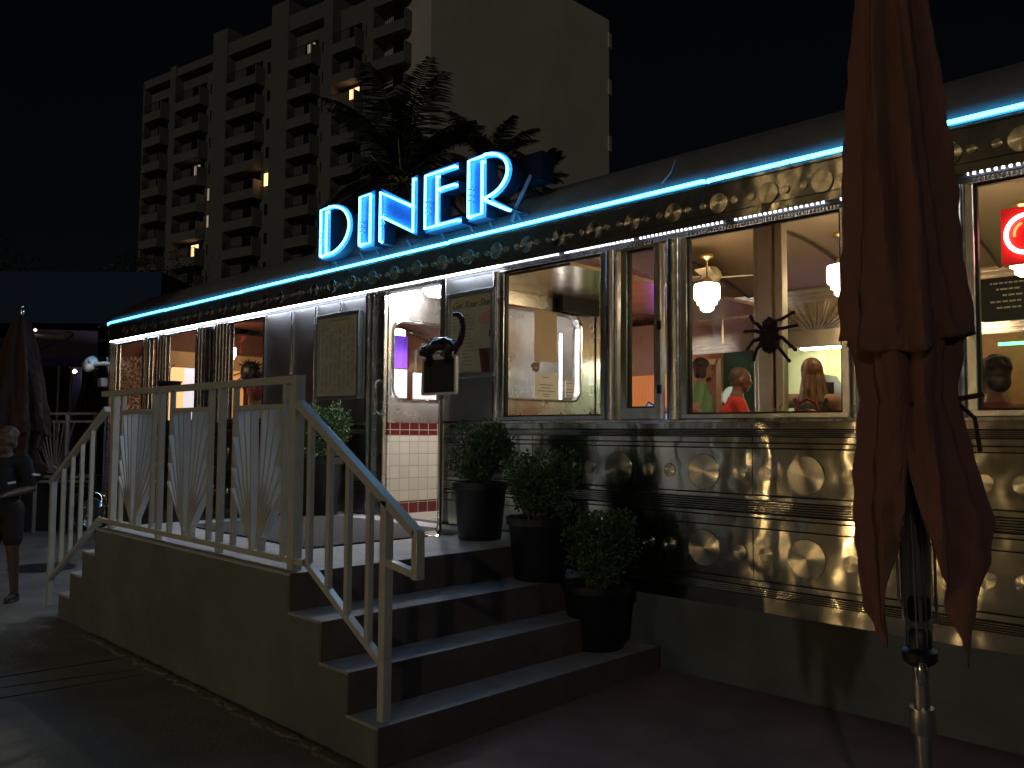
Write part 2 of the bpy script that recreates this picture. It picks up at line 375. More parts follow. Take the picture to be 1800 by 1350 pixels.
# LED strip tucked under the fascia
b = MB(); b.box(-13.62, -4.96, YF + .008, YF + .034, 2.993, 2.9995); b.build('light_strip', LED, D)
DOT = mat('led_dot_reflections', (.8, .85, 1), .4, emit=9, ecol=(.8, .82, 1.0)); _n = DOT.node_tree.nodes; _l = DOT.node_tree.links
_tc = _n.new('ShaderNodeTexCoord'); _sp = _n.new('ShaderNodeSeparateXYZ'); _l.new(_tc.outputs['Object'], _sp.inputs[0]); _pr = _sp.outputs[0]
for _op, _v in (('MULTIPLY', 29.4), ('FRACT', 0), ('LESS_THAN', .42), ('MULTIPLY', 11)):   # emission cut into dots to imitate the strip's reflections in the ribs
    _m = _n.new('ShaderNodeMath'); _m.operation = _op; _l.new(_pr, _m.inputs[0]); _m.inputs[1].default_value = _v; _pr = _m.outputs[0]
_l.new(_pr, _n['Principled BSDF'].inputs['Emission Strength'])
for a, c in ((-4.93, -4.30), (-4.24, -3.60), (-3.54, -2.86), (-2.80, -2.2), (-2.1, -1.55), (-1.42, -.7), (-.6, .1), (.2, .9), (1, 2)):
    b = MB(); b.box(a, c, YF + .014, YF + .024, 2.992, 2.999); b.build('light_strip', DOT, D)
b = MB(); b.box(X0, X1, YF + .04, .05, 2.985, 3.0); b.build('soffit', mat('soffit_grey', (.10, .10, .11), .6), D)
# wall structure: header, panels, posts, windows
b = MB(); b.box(X0, -6.84, -.002, .06, 2.955, 2.984); b.box(-5.69, X1, -.002, .06, 2.955, 2.984); b.build('header', mat('header_steel', (.10, .10, .10), .6, .6), D)
# ribbed strip over the windows
for a, c in ((-4.92, -3.905), (-3.67, -3.43), (-3.165, -2.115), (-1.40, -.35)):
    x = a; b = MB()
    while x < c - .01: b.box(x, x + .012, -.012, -.002, 2.948, 2.975); x += .022
    b.build('ribbed_strip', POST, D)
def panel(x0, x1):
    b = MB(); b.box(x0, x1, 0, .05, 1.724, 2.955); return b.build('wall_panel', PANEL, D)
for a, c in ((-8.83, -8.262), (-8.258, -7.782), (-7.778, -7.312), (-7.308, -6.84), (-5.64, -5.06)): panel(a, c)
b = MB()
for x in (-8.26, -7.78, -7.31):
    for s_ in (-.02, .02): b.lathe([(.009, 1.726), (.009, 2.95)], 10, (x + s_, -.004, 0))
b.build('seam_beading', TRIM, D, smooth=True)
def post(x0, x1):
    b = MB(); n = max(1, round((x1 - x0) / .085)); wd = (x1 - x0) / n
    for i in range(n):
        c = x0 + wd * (i + .5)
        b.extz = None
        k = 10; v = []
        for z in (1.725, 2.952):
            for j in range(k + 1): t = pi * j / k; v.append((c - wd * .46 * cos(t), .0 - .035 * sin(t) ** .7 if 0 < j < k else 0, z))
        f = [(j, j + 1, k + 2 + j, k + 1 + j) for j in range(k)]; b.add(v, f)
    b.box(x0, x1, .001, .07, 1.725, 2.952)
    for z in (1.79, 2.06, 2.2, 2.55, 2.9): b.ell((x0 + wd * .5, -.037, z), (.006, .004, .006), 8, 5)
    return b.build('post', POST, D, smooth=True)
for a, c in ((-5.055, -4.965), (-3.865, -3.765), (-3.335, -3.21), (-2.07, -1.93), (-1.56, -1.44), (-.31, -.19), (.18, .31), (1.44, 1.55), (-10.60, -10.43), (-10.11, -9.76), (-11.83, -11.63), (-12.34, -12.20), (-13.66, -13.44)): post(a, c)
panes = []
def window(x0, x1, z0=1.756, z1=2.945, fw=.042, depth=0.0):
    fr = MB(); y0, y1 = -.022, .045
    fr.box(x0 - fw, x1 + fw, y0, y1, z1, 2.953); fr.box(x0 - fw, x1 + fw, y0, y1, 1.726, z0)
    fr.box(x0 - fw, x0, y0, y1, z0, z1); fr.box(x1, x1 + fw, y0, y1, z0, z1)
    o = fr.build('window', POST, D, bevel=.004)
    r = MB(); t = .012
    r.box(x0, x1, .0, .03, z1 - t, z1); r.box(x0, x1, 0, .03, z0, z0 + t); r.box(x0, x0 + t, 0, .03, z0 + t, z1 - t); r.box(x1 - t, x1, 0, .03, z0 + t, z1 - t); r.build('gasket', BLACK, o)
    p = MB(); p.add([(x0, .016, z0), (x1, .016, z0), (x1, .016, z1), (x0, .016, z1)], [(0, 1, 2, 3)]); p.build('pane', GLASS, o)
    return o
BIG = [(-4.92, -3.905), (-3.165, -2.115), (-1.40, -.35), (.35, 1.40), (-9.71, -8.88), (-11.58, -10.645), (-13.395, -12.385)]
for a, c in BIG: window(a, c)
for a, c in ((-3.665, -3.43), (-1.86, -1.65), (-.10, .10), (1.65, 2.9), (-10.37, -10.165), (-12.14, -11.92)):
    o = window(a, c, 1.805, 2.925, .05)
    h = MB()
    for z in (1.93, 2.37): h.box(c + .035, c + .065, -.036, -.022, z - .03, z + .03)
    h.build('hinge', BLACK, o)
# door frame and door jambs
b = MB(); b.box(-6.84, -6.80, -.03, .08, .84, 2.955); b.box(-6.80, -6.74, -.012, .10, .84, 2.955)
b.box(-5.735, -5.70, -.012, .08, .84, 2.955); b.box(-5.70, -5.64, -.03, .07, .84, 2.955); b.box(-6.84, -5.64, -.03, .09, 2.955, 3.0)
b.build('door_frame', POST, D, bevel=.004)
b = MB(); b.box(-6.735, -6.60, .02, .06, .86, 2.95); dr = b.build('door', VSTEEL, D, bevel=.006)
b = MB(); b.tube([(-6.66, .02, 1.8), (-6.66, -.03, 1.83), (-6.66, -.03, 2.1), (-6.66, .02, 2.13)], .01); b.build('handle', TRIM, dr, smooth=True)
b = MB(); b.box(-6.84, -5.64, -.04, .06, .80, .858); b.build('threshold', mat('threshold_steel', (.6, .58, .52), .3, 1), D)
# left end wall outside
b = MB(); b.box(X0 - .05, X0 - .001, .0, 4.8, .3, 2.99); b.build('end_wall', PANEL, D)
b = MB(); b.box(X0 - .1, X0 + .03, -.03, .05, .55, 2.98); b.build('corner_post', TRIM, D, bevel=.02)
# ---- interior
b = MB(); b.box(X0, X1, .08, 6.2, .78, .84); b.build('floor', TILEF, D)
def ceil(x0, x1, m, nm='ceiling'):
    b = MB(); pr = [(.07, 2.99)] + [(.07 + 4.0 * i / 14, 2.99 + .42 * sin(pi * i / 14) ** .8) for i in range(1, 14)] + [(4.07, 2.99), (4.07, 2.97), (6.2, 2.97)]; b.extx(pr, x0, x1); return b.build(nm, m, D, smooth=True)
ceil(-5.45, X1, CREAM); ceil(X0, -6.65, PINKC); ceil(-6.65, -5.45, VSTEEL, 'vestibule_ceiling')
b = MB()
for x in (-4.75, -3.5, -2.25, -1.0, .3):
    pts = [(x, .10 + 3.9 * i / 16, 2.975 + .42 * sin(pi * max(.3, min(15.7, i)) / 16) ** .8) for i in range(17)]; b.tube(pts, .014, 6)
for x in (-8.6, -10.5, -12.3):
    pts = [(x, .10 + 3.9 * i / 16, 2.97 + .42 * sin(pi * max(.3, min(15.7, i)) / 16) ** .8) for i in range(17)]; b.tube(pts, .03, 6)
b.build('ceiling_ribs', mat('rib_dark', (.10, .07, .05), .4), D)
b = MB(); b.box(-5.6, X1, 3.6, 3.7, 2.55, 3.16); b.build('hood_panel', ISTEEL, D)
b = MB()
for z in (2.56, 2.60, 2.64, 3.02, 3.07, 3.12): b.box(-5.6, X1, 3.585, 3.6, z, z + .018)
for x in (-5.2, -3.05, -1.2): b.box(x, x + .12, 3.58, 3.6, 2.66, 3.0)
b.build('hood_trim', POST, D)
b = MB()
for i in range(-7, 8):
    t = radians(i * 11); b.beam((-3.98 + .08 * sin(t), 3.57, 2.68), (-3.98 + .62 * sin(t), 3.57, 2.68 + .33 * cos(t) ** .5), .02, .012, (0, 1, 0))
b.build('sunburst', TRIM, D)
b = MB(); b.box(-4.75, -3.25, 3.44, 3.46, 2.54, 2.70); b.build('light_cover', ISTEEL, D)
b = MB(); b.tube([(-4.6, 3.5, 2.64), (-3.4, 3.5, 2.64)], .012, 6); b.build('purple_tube', mat('neon_purple', (.3, .1, 1), .4, emit=5, ecol=(.22, .06, 1)), D)
# kitchen behind the hatch
b = MB(); b.box(-5.6, -5.08, 3.6, 3.68, .84, 2.55); b.build('doorway_wall', WOODO, D)
b = MB(); b.box(-5.60, -5.12, 3.55, 3.6, 2.42, 2.48); b.box(-5.14, -5.08, 3.55, 3.6, .84, 2.48); b.build('doorway_trim', mat('trim_gold', (.7, .5, .3), .4, .5), D)
b = MB(); b.box(-5.08, -4.45, 3.62, 3.70, .84, 2.55); b.build('green_wall', DARKGREEN, D)
b = MB(); b.box(-5.6, X1, 4.7, 4.8, .84, 2.97); b.build('kitchen_wall', mat('kitchen_green', (.66, .70, .42), .6, noise=.15, nscale=2), D)
b = MB(); b.box(-5.65, -5.6, 3.7, 4.7, .84, 2.97); b.box(-3.2, -3.15, 3.7, 4.7, .84, 2.97); b.build('kitchen_side_wall', DARKGREEN, D)
b = MB(); b.box(-4.5, -3.3, 4.3, 4.42, 2.60, 2.63); b.build('kitchen_light', mat('fluorescent', (1, 1, .8), .4, emit=45, ecol=(1, 1, .80)), D)
b = MB(); b.lathe([(.10, 0), (.115, -.02), (.13, 0)], 28, (-4.98, 3.6, 2.05), 'Y'); b.build('porthole', TRIM, D, smooth=True)
b = MB(); b.lathe([(.10, 0), (.10, -.01)], 24, (-4.98, 3.6, 2.05), 'Y'); b.build('porthole_glass', mat('porthole_pane', (.6, .65, .6), .1, emit=.35, ecol=(.8, .9, .8)), D)
b = MB(); b.box(-3.35, X1, 3.62, 3.70, .84, 2.55); b.build('back_bar_wall', mat('back_bar_amber', (.50, .28, .12), .4, .3, noise=.4, nscale=2.5), D)
b = MB(); b.box(-4.45, 2.8, 3.35, 3.60, .84, 1.86); b.build('back_counter', ISTEEL, D)
# counter, red stools, in front of it
# big steel pillar inside, seen through the right-hand big window
b = MB(); b.box(-3.17, -3.045, .92, 1.05, .84, 3.25); b.box(-3.04, -2.975, .94, 1.03, .84, 3.25); b.box(-3.21, -3.175, .94, 1.03, .84, 3.25); b.build('pillar', mat('pillar_steel', (.62, .55, .45), .42, 1, aniso=.6, tang=(0, 0, 1), noise=.1), D, bevel=.012)
# vestibule
def roundwall(xw, y0, y1, wy0, wy1, wz0, wz1, tk, zb=1.72):
    # steel upper wall with a rounded opening, built as a ring between outer rectangle and opening
    inner = rrect(wy0, wy1, wz0, wz1, .13, 6); n = len(inner); outer = []
    cy, cz = (wy0 + wy1) / 2, (wz0 + wz1) / 2
    for (a, c) in inner:
        dy, dz = a - cy, c - cz; sc = min(((y1 if dy > 0 else y0) - cy) / dy if abs(dy) > 1e-6 else 1e9, ((3.25 if dz > 0 else zb) - cz) / dz if abs(dz) > 1e-6 else 1e9)
        outer.append((cy + dy * sc, cz + dz * sc))
    for cyy, czz in ((y1, 3.25), (y0, 3.25), (y0, zb), (y1, zb)):   # snap nearest to the corners
        k = min(range(n), key=lambda i: (outer[i][0] - cyy) ** 2 + (outer[i][1] - czz) ** 2); outer[k] = (cyy, czz)
    b = MB(); v = []
    for x in (xw - tk / 2, xw + tk / 2): v += [(x, a, c) for a, c in inner] + [(x, a, c) for a, c in outer]
    f = []
    for i in range(n):
        j = (i + 1) % n
        f += [(i, j, n + j, n + i), (2 * n + i, 3 * n + i, 3 * n + j, 2 * n + j), (i, 2 * n + i, 2 * n + j, j)]
    b.add(v, f); o = b.build('vestibule_wall', VSTEEL, D)
    r = MB(); r.tube([(xw + tk / 2 + .004, a, c) for a, c in inner], .014, 8, close=True); r.tube([(xw - tk / 2 - .004, a, c) for a, c in inner], .014, 8, close=True); r.build('window_rim', TRIM, o, smooth=True)
    g_ = MB(); g_.add([(xw, a, c) for a, c in inner], [tuple(range(n))]); g_.build('pane', GLASS, o)
    s_ = 1
    t = MB(); t.box(xw - tk / 2 - .004, xw + tk / 2 + .004, y0, y1, .96, 1.60); t.build('tile_band', TILEW, o)
    t = MB(); t.box(xw - tk / 2 - .006, xw + tk / 2 + .006, y0, y1, .84, .958); t.box(xw - tk / 2 - .006, xw + tk / 2 + .006, y0, y1, 1.602, 1.718); t.build('red_tile_band', TILER, o)
    return o
roundwall(-6.66, .09, 2.3, .14, 1.65, 1.93, 2.72, .08)
roundwall(-5.5, .09, 2.3, .16, 1.58, 1.94, 2.79, .08)
b = MB(); b.box(-6.7, -6.2, 2.3, 2.36, .84, 3.2); b.box(-5.7, -5.46, 2.3, 2.36, .84, 3.2); b.box(-6.2, -5.7, 2.3, 2.36, 2.85, 3.2); b.build('vestibule_back', VSTEEL, D)
b = MB(); b.tube([(-5.62, 1.46, 1.96), (-5.62, 1.46, 2.62)], .014, 8); b.build('door_tube', mat('door_tube_white', (.9, .92, 1), .4, emit=7, ecol=(.9, .92, 1)), D)
b = MB(); b.box(-5.459, -5.452, 1.80, 1.815, 1.73, 2.95); b.build('wall_seam', GROOVE, D)
b = MB(); b.box(-5.42, -5.36, 1.2, 1.75, 2.80, 2.93); b.build('dark_vent', BLK2, D)
b = MB(); b.lathe([(.01, 3.05), (.13, 3.04), (.14, 3.0), (.09, 2.95), (.0, 2.94)], 20, (-6.3, .42, 0)); b.build('ceiling_lamp', mat('vest_lamp', (1, .95, .9), .4, emit=240, ecol=(1, .96, .93)), D, smooth=True)
# partition with arch line above vestibule on dining side: steel soffit seen in the third window
b = MB(); b.box(-5.44, -4.3, .1, 3.5, 2.93, 2.96); b.build('lowered_soffit', ISTEEL, D)
# left end inside wall
b = MB(); b.box(X0 + .001, X0 + .05, .1, 4.6, .84, 3.3); b.build('end_lining', mat('end_dark', (.20, .09, .06), .6, noise=.2), D)
b = MB(); b.box(X0 + .05, X0 + .16, .5, 3.2, 2.66, 2.92); b.build('end_beam', WARMW, D)
# rear walls of the left room
b = MB(); b.box(-8.7, -6.7, 3.9, 4.0, .84, 3.1); b.box(X0, -8.7, 4.0, 4.1, .84, 3.1); b.build('rear_wall', mat('rear_red', (.30, .10, .07), .6, noise=.2), D)
b = MB(); b.box(X0, X1, 6.2, 6.3, .84, 3.3); b.box(X1, X1 + .05, .1, 6.2, .84, 3.3); b.build('outer_wall', CONC, D)
b = MB(); b.box(-6.7, -5.65, 3.9, 3.98, .84, 3.0); b.build('mirror_panel', mat('dusky_wall', (.30, .13, .09), .4, noise=.2), D)
b = MB()
for k in range(14): b.box(-6.62 + k * .068, -6.62 + k * .068 + .055, 3.84 + .012 * (k % 2), 3.88, 1.95, 2.36)
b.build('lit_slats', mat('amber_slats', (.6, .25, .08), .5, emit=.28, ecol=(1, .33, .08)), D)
b = MB(); b.tube([(-6.1, 3.8, 1.2), (-6.1, 3.8, 2.7)], .02, 8); b.build('purple_tube', mat('neon_purple2', (.3, .1, 1), .4, emit=6, ecol=(.2, .05, 1)), D)

# ================================================================== interior things
def pendant(label):
    t = empty('pendant_lamp', label, 'pendant lamp', 'globe lamps hanging inside the diner')
    b = MB(); b.lathe([(.0, .0), (.055, -.005), (.06, -.03), (.02, -.05), (.008, -.07), (.008, -.20), (.03, -.215), (.045, -.24), (.05, -.262)], 20); b.build('lamp_fitting', mat('brass', (.6, .42, .2), .3, 1), t, smooth=True)
    b = MB(); b.lathe([(.06, -.262), (.108, -.275), (.114, -.30), (.114, -.40), (.104, -.415), (.086, -.42), (.086, -.455), (.06, -.465), (.058, -.50), (.03, -.52), (0, -.524)], 24); b.build('lamp_shade', mat('opal_glass_lit', (1, .9, .75), .4, emit=19, ecol=(1, .78, .48)), t, smooth=True)
    return t
p0 = pendant('opal glass pendant lamp over the man in the red shirt'); p0.location = (-4.1, 1.72, 3.24)
dup_tree(p0, (-2.87, 1.72, 3.24), label='opal glass pendant lamp above the long haired woman')
dup_tree(p0, (-1.60, 1.72, 3.24), label='opal glass pendant lamp hanging beside the red neon box sign')
dup_tree(p0, (-.1, 1.72, 3.24), label='opal glass pendant lamp past the right edge of the photograph')
dup_tree(p0, (-8.9, 1.9, 3.24), label='opal glass pendant lamp in the room left of the doorway')
dup_tree(p0, (-11.0, 2.0, 3.24), label='opal glass pendant lamp in the middle of the left dining room')
dup_tree(p0, (-12.8, 1.5, 3.24), label='opal glass pendant lamp nearest the far end wall')
dup_tree(p0, (-7.35, 2.45, 3.02), label='opal glass pendant lamp glowing through the rounded doorway window')
t = empty('ceiling_fan', 'cream ceiling fan above the first pendant lamp', 'ceiling fan', loc=(-4.45, 2.35, 3.14))
b = MB(); b.lathe([(.05, .12), (.09, .08), (.11, .02), (.06, -.03), (0, -.04)], 18); b.build('motor', mat('fan_cream', (.7, .6, .45), .4), t, smooth=True)
for k in range(4):
    a = pi / 2 * k + .4; b = MB(); b.add([(cos(a) * .1 - sin(a) * .05, sin(a) * .1 + cos(a) * .05, .02), (cos(a) * .1 + sin(a) * .05, sin(a) * .1 - cos(a) * .05, .0), (cos(a) * .5 + sin(a) * .07, sin(a) * .5 - cos(a) * .07, .0), (cos(a) * .5 - sin(a) * .07, sin(a) * .5 + cos(a) * .07, .02)], [(0, 1, 2, 3)]); o = b.build('blade', MC['fan_cream'], t)
    sl = o.modifiers.new('s', 'SOLIDIFY'); sl.thickness = .01
# counter
t = empty('lunch_counter', 'long lunch counter with steel edge behind the customers', 'counter')
b = MB(); b.box(-4.9, 1.5, 2.55, 3.0, 1.80, 1.84); b.build('counter_top', mat('counter_top', (.5, .45, .38), .2), t, bevel=.01)
b = MB(); b.box(-4.8, 1.5, 2.7, 2.95, .84, 1.80); b.build('counter_front', ISTEEL, t)
def stool(label, loc, hs=.75):
    t = empty('bar_stool', label, 'stool', 'red topped counter stools', loc=loc)
    b = MB(); b.lathe([(.0, .62), (.17, .62), (.19, .65), (.18, .69), (.10, .705), (0, .705)], 20); b.build('seat', MAROON, t, smooth=True)
    b = MB(); b.lathe([(.17, 0), (.16, .02), (.04, .05), (.03, .1), (.03, .62)], 16); b.build('leg', TRIM, t, smooth=True)
    t.scale = (1, 1, hs); return t
stool('red counter stool under the man in the red shirt', (PY(1268, 700, 2.15).x, 2.15, .84))
stool('red counter stool under the long haired woman', (PY(1424, 700, 1.75).x, 1.75, .84))
stool('empty red counter stool at the right end of the counter', (-1.2, 2.2, .84))
# low tables by the windows with ketchup caddies
def table(label, x, y, tw=.5):
    t = empty('cafe_table', label, 'table', 'small tables behind the diner windows', loc=(x, y, .84))
    b = MB(); b.box(-tw, tw, -.33, .33, .74, .775); b.build('table_top', mat('table_laminate', (.45, .40, .34), .25, noise=.1), t, bevel=.01)
    b = MB(); b.lathe([(.25, 0), (.22, .02), (.04, .04), (.035, .74)], 14); b.build('leg', TRIM, t, smooth=True)
table('small table behind the third window from the doorway with condiment caddies', -4.42, .5); table('small table behind the spider window', -2.6, .5, .48); table('small table behind the red neon sign window', -.9, .5); table('small table in the leftmost dining room', -11.0, .6); table('small table nearest the doorway in the left dining room', -9.3, .6)
def caddy(label, x, y):
    t = empty('condiment_caddy', label, 'caddy', 'red condiment caddies on the window tables', loc=(x, y, 1.615))
    b = MB(); b.box(-.07, .07, -.05, .05, 0, .012)
    for sx in (-.065, .065):
        b.tube([(sx, -.05, .01), (sx, -.05, .10), (sx, .05, .10), (sx, .05, .01)], .004, 6)
    b.tube([(0, 0, .01), (0, 0, .2), (.02, 0, .215), (0, 0, .23), (-.02, 0, .215)], .004, 6); b.build('rack', TRIM, t)
    for k, m in enumerate((MAROON, mat('mustard', (.6, .4, .03), .3))):
        b = MB(); b.lathe([(.028, .012), (.03, .03), (.03, .12), (.012, .15), (.006, .185), (0, .186)], 14, (-.035 + .07 * k, 0, 0)); b.build('sauce_bottle', m, t, smooth=True)
caddy('red condiment caddy under the white paper notice', -4.58, .35); caddy('red condiment caddy beside the first caddy in the third window', -4.33, .42); caddy('red condiment caddy beside the steel pillar near the long haired woman', -2.72, .4); caddy('red condiment caddy at the lower left of the spider window', -3.02, .62)
def purse():
    b = MB(); b.ell((0, 0, .09), (.13, .07, .095), 16, 10); b.tube([(-.09, 0, .14), (-.06, 0, .22), (0, 0, .25), (.06, 0, .22), (.09, 0, .14)], .01, 8)
    o = b.build('handbag', MAROON, smooth=True); o.location = (-2.62, .58, 1.615); tag(o, 'dark red handbag on the table below the spider', 'handbag')
purse()
# signs on vestibule glass (hang on the pane; they face +x)
XW = -5.452
def card(name, label, cat, y0, y1, z0, z1, m, x=XW, lines=()):
    t = MB(); t.box(x, x + .004, y0, y1, z0, z1); o = t.build(name, m); tag(o, label, cat)
    if lines:
        l = MB()
        for (z, a, c) in lines:
            yy = a
            while yy < c:
                ww = .008 + .02 * random.random(); l.box(x + .0045, x + .006, yy, min(c, yy + ww), z, z + .009); yy += ww + .006
        l.build('writing', INK, o)
    return o
card('poster', 'tall pale pink poster hanging in the rounded window above the white notice', 'poster', .897, 1.212, 2.30, 2.78, mat('poster_peach', (.55, .40, .33), .6, c2=(.60, .48, .30), nscale=5))
card('paper_notice', 'white paper notice with centred lines of print below the tall poster', 'notice', .906, 1.235, 1.94, 2.205, PAPER,
     lines=[(2.15, 1.02, 1.11), (2.08, .97, 1.16), (2.05, 1.0, 1.13), (2.02, .95, 1.18), (1.99, 1.02, 1.12), (1.97, 1.03, 1.10)])
card('sticker', 'small white sticker with black bands at the lower right of the rounded window', 'sticker', 1.34, 1.46, 1.975, 2.135, PAPER, lines=[(2.11, 1.35, 1.45), (2.05, 1.36, 1.44), (2.02, 1.35, 1.45), (1.99, 1.36, 1.44)])
card('door_sign', 'small black sign with white print seen through the doorway glass', 'sign', .60, .76, 2.42, 2.50, BLK2, x=-6.61)
b = MB()
for z, a, c in ((2.475, .64, .73), (2.455, .66, .71), (2.435, .63, .74)): b.box(-6.6055, -6.603, a, c, z, z + .008)
o = b.build('writing', WHITE, bpy.data.objects['door_sign'])
for nm, lb, a in (('paper_card', 'white card taped in the lower left of the doorway window', (690, 648, 716, 700)), ('menu_card', 'white card with two bolts in the lower right of the doorway window', (727, 655, 768, 703))):
    p0_ = PX(a[0], a[1], -6.6); p1_ = PX(a[2], a[3], -6.6); t = MB(); t.box(-6.615, -6.609, p0_.y, p1_.y, p1_.z, p0_.z); o = t.build(nm, mat('card_white', (.85, .84, .86), .5)); tag(o, lb, 'card')
p0_ = PX(688, 588, -6.9); p1_ = PX(716, 648, -6.9); t = MB()
for k in range(9): y_ = p0_.y + (p1_.y - p0_.y) * k / 9; t.box(-6.92 + .01 * (k % 2), -6.9, y_, y_ + (p1_.y - p0_.y) / 9.5, p1_.z, p0_.z)
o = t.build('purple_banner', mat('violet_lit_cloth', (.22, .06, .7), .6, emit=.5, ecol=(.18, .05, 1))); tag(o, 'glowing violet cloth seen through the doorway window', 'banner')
# white flower-like bow hanging beside the poster
b = MB()
for i in range(26):
    a = random.random() * 6.3; r = .02 + .04 * random.random(); b.ell((XW + .03, .90 + r * cos(a), 2.27 + r * sin(a) * .8 - .02), (.012, .016, .016), 6, 4)
o = b.build('silver_bow', TRIM, smooth=True); tag(o, 'crumpled silver bow taped at the lower left corner of the tall poster', 'bow')
# red neon box sign in the right window
t = empty('neon_box_sign', 'red box sign with a white neon ring hanging in the rightmost window', 'neon sign', loc=tuple(PY(1800, 410, .2)))
b = MB(); b.box(-.115, .42, .02, .08, -.15, .15); b.build('sign_box', mat('sign_red', (.55, .01, .01), .4, emit=.25, ecol=(.8, .02, .02)), t, bevel=.004)
b = MB(); b.tube([(.01 + .095 * cos(a), 0, .10 * sin(a)) for a in [radians(55 + 250 * i / 24) for i in range(25)]], .011, 8); b.tube([(.20 + .06 * cos(a), 0, .08 * sin(a) - .02) for a in [2 * pi * i / 24 for i in range(24)]], .011, 8, close=True)
b.build('neon_tube', mat('neon_white_red', (1, .5, .5), .4, emit=9, ecol=(1, .45, .42)), t, smooth=True)
b = MB(); b.tube([(.01 + .055 * cos(a), .0, .06 * sin(a)) for a in [radians(110 + 80 * i / 14) for i in range(15)]], .007, 8); b.build('inner_tube', mat('neon_orange', (1, .4, .1), .4, emit=1.6, ecol=(1, .35, .08)), t, smooth=True)
b = MB(); b.tube([(0, .05, .15), (0, .05, .34)], .003, 6); b.tube([(.25, .05, .15), (.25, .05, .34)], .003, 6); b.build('chain', TRIM, t)
# chalk menu board on the hood
t = empty('chalkboard', 'black wall menu board with chalk lines seen in the rightmost window', 'menu board', loc=(0, 0, 0))
pa, pb = PY(1724, 492, 3.55), PY(1800, 560, 3.55)
b = MB(); b.box(pa.x, pb.x + .1, 3.53, 3.57, pb.z, pa.z); b.build('board', BLK2, t)
b = MB(); z = pa.z - .06
k = 0
while z > pb.z + .1:
    x = pa.x + .08 + .05 * (k % 3)
    while x < pb.x - .02: ww = .015 + .04 * random.random(); b.box(x, x + ww, 3.525, 3.53, z, z + .014); x += ww + .012
    z -= .055; k += 1
b.build('writing', mat('chalk', (.5, .48, .4), .8), t)
b = MB(); b.tube([(-2.2, 3.3, 2.42), (2, 3.3, 2.42)], .014, 8); o = b.build('green_neon_tube', mat('neon_green', (.1, 1, .3), .4, emit=4, ecol=(.12, .9, .3)), smooth=True); tag(o, 'green neon tube running under the hood in the rightmost window', 'neon tube')
# spider decoration on the glass
def spider():
    o0 = Vector((-2.55, -.045, 2.235)); t = empty('spider_decoration', 'large furry purple black toy spider fixed on the big right window', 'spider decoration', loc=o0)
    b = MB(); M_ = mat('furry_purple', (.055, .02, .045), .8, noise=.4, nscale=60, bump=.8, bscale=200)
    b.ell((0, 0, -.03), (.062, .04, .075), 18, 12); b.ell((0, -.006, .065), (.042, .032, .038), 14, 10)
    random.seed(5)
    for i in range(700):
        a = random.random() * 2 * pi; c = random.random() * pi; n = Vector((sin(c) * cos(a), sin(c) * sin(a), cos(c)))
        if random.random() < .75: q = Vector((n.x * .062, n.y * .04, -.03 + n.z * .075))
        else: q = Vector((n.x * .042, -.006 + n.y * .032, .065 + n.z * .038))
        s_ = Vector((random.uniform(-1, 1), random.uniform(-1, 1), random.uniform(-1, 1))) * .003; b.add([q - s_, q + s_, q + n * .014], [(0, 1, 2)])
    b.build('body', M_, t)
    for i, (x1, z1, x2, z2) in enumerate(((-.09, .075, -.125, .125), (-.10, .03, -.165, .035), (-.10, -.03, -.15, -.075), (-.075, -.075, -.11, -.145), (.08, .08, .155, .125), (.09, .03, .175, .045), (.09, -.02, .165, -.10), (.07, -.08, .125, -.165))):
        l = MB(); sx = -.04 if x1 < 0 else .04; l.tube([(sx, 0, z1 * .35), (x1 * .75, -.035, z1), (x1, -.02, z1 * 1.05), (x2, -.0, z2)], [.013, .012, .011, .009], 8); l.ell((x2, 0, z2), (.014, .012, .012), 8, 6)
        for j in range(60):
            u = random.random(); q = Vector((sx, 0, z1 * .35)).lerp(Vector((x2, 0, z2)), u); r = Vector((random.uniform(-1, 1), random.uniform(-1, 0), random.uniform(-1, 1))).normalized()
            q += Vector((0, -.025 * sin(pi * u), 0)); l.add([q, q + Vector((.002, 0, .002)), q + r * .02], [(0, 1, 2)])
        l.build('leg', M_, t)
    e = MB(); e.ell((-.014, -.036, .075), (.006, .005, .006), 8, 6); e.ell((.014, -.036, .075), (.006, .005, .006), 8, 6); e.build('eyes', TRIM, t)
spider()
# black cauldron in the left window, dark ornament, phone-like till
b = MB(); c = PY(298, 680, -.06)
b.lathe([(0, -.075), (.09, -.07), (.13, -.02), (.15, .06), (.165, .065), (.165, .075), (.14, .075), (.12, .0), (0, -.05)], 20, c); b.tube([c + Vector((-.1, 0, .07)), c + Vector((-.06, 0, .09))], .01, 6)
o = b.build('wall_bowl', BLACK, smooth=True); tag(o, 'black half bowl planter fixed outside the second window from the left corner', 'bowl')
b = MB(); b.tube([(c.x, 0, c.z + .3), (c.x, -.06, c.z + .25), (c.x, -.06, c.z + .02)], .008, 6); b.build('bowl_arm', BLACK, o)
# glitter bead strings in the leftmost window
for k, px in enumerate((215, 228, 240, 252)):
    b = MB(); q = PY(px, 600, .14)
    for i in range(34):
        zz = 2.72 - i * .047
        for jj in range(7):
            a = Vector((q.x + random.uniform(-.05, .05), q.y + random.uniform(-.04, .04), zz + random.uniform(-.02, .02))); r = Vector((random.uniform(-1, 1), random.uniform(-1, 1), random.uniform(-1, 1))).normalized(); b.beam(a, a + r * .045, .016, .002)
    o = b.build('tinsel_string', mat('tinsel_silver', (.85, .82, .75), .28, .85), smooth=False); tag(o, ['leftmost string of silver tinsel in the corner window', 'second string of silver tinsel from the left corner', 'third string of silver tinsel from the left corner', 'rightmost string of silver tinsel in the corner window'][k], 'tinsel', 'silver tinsel strings hanging in the left corner window')
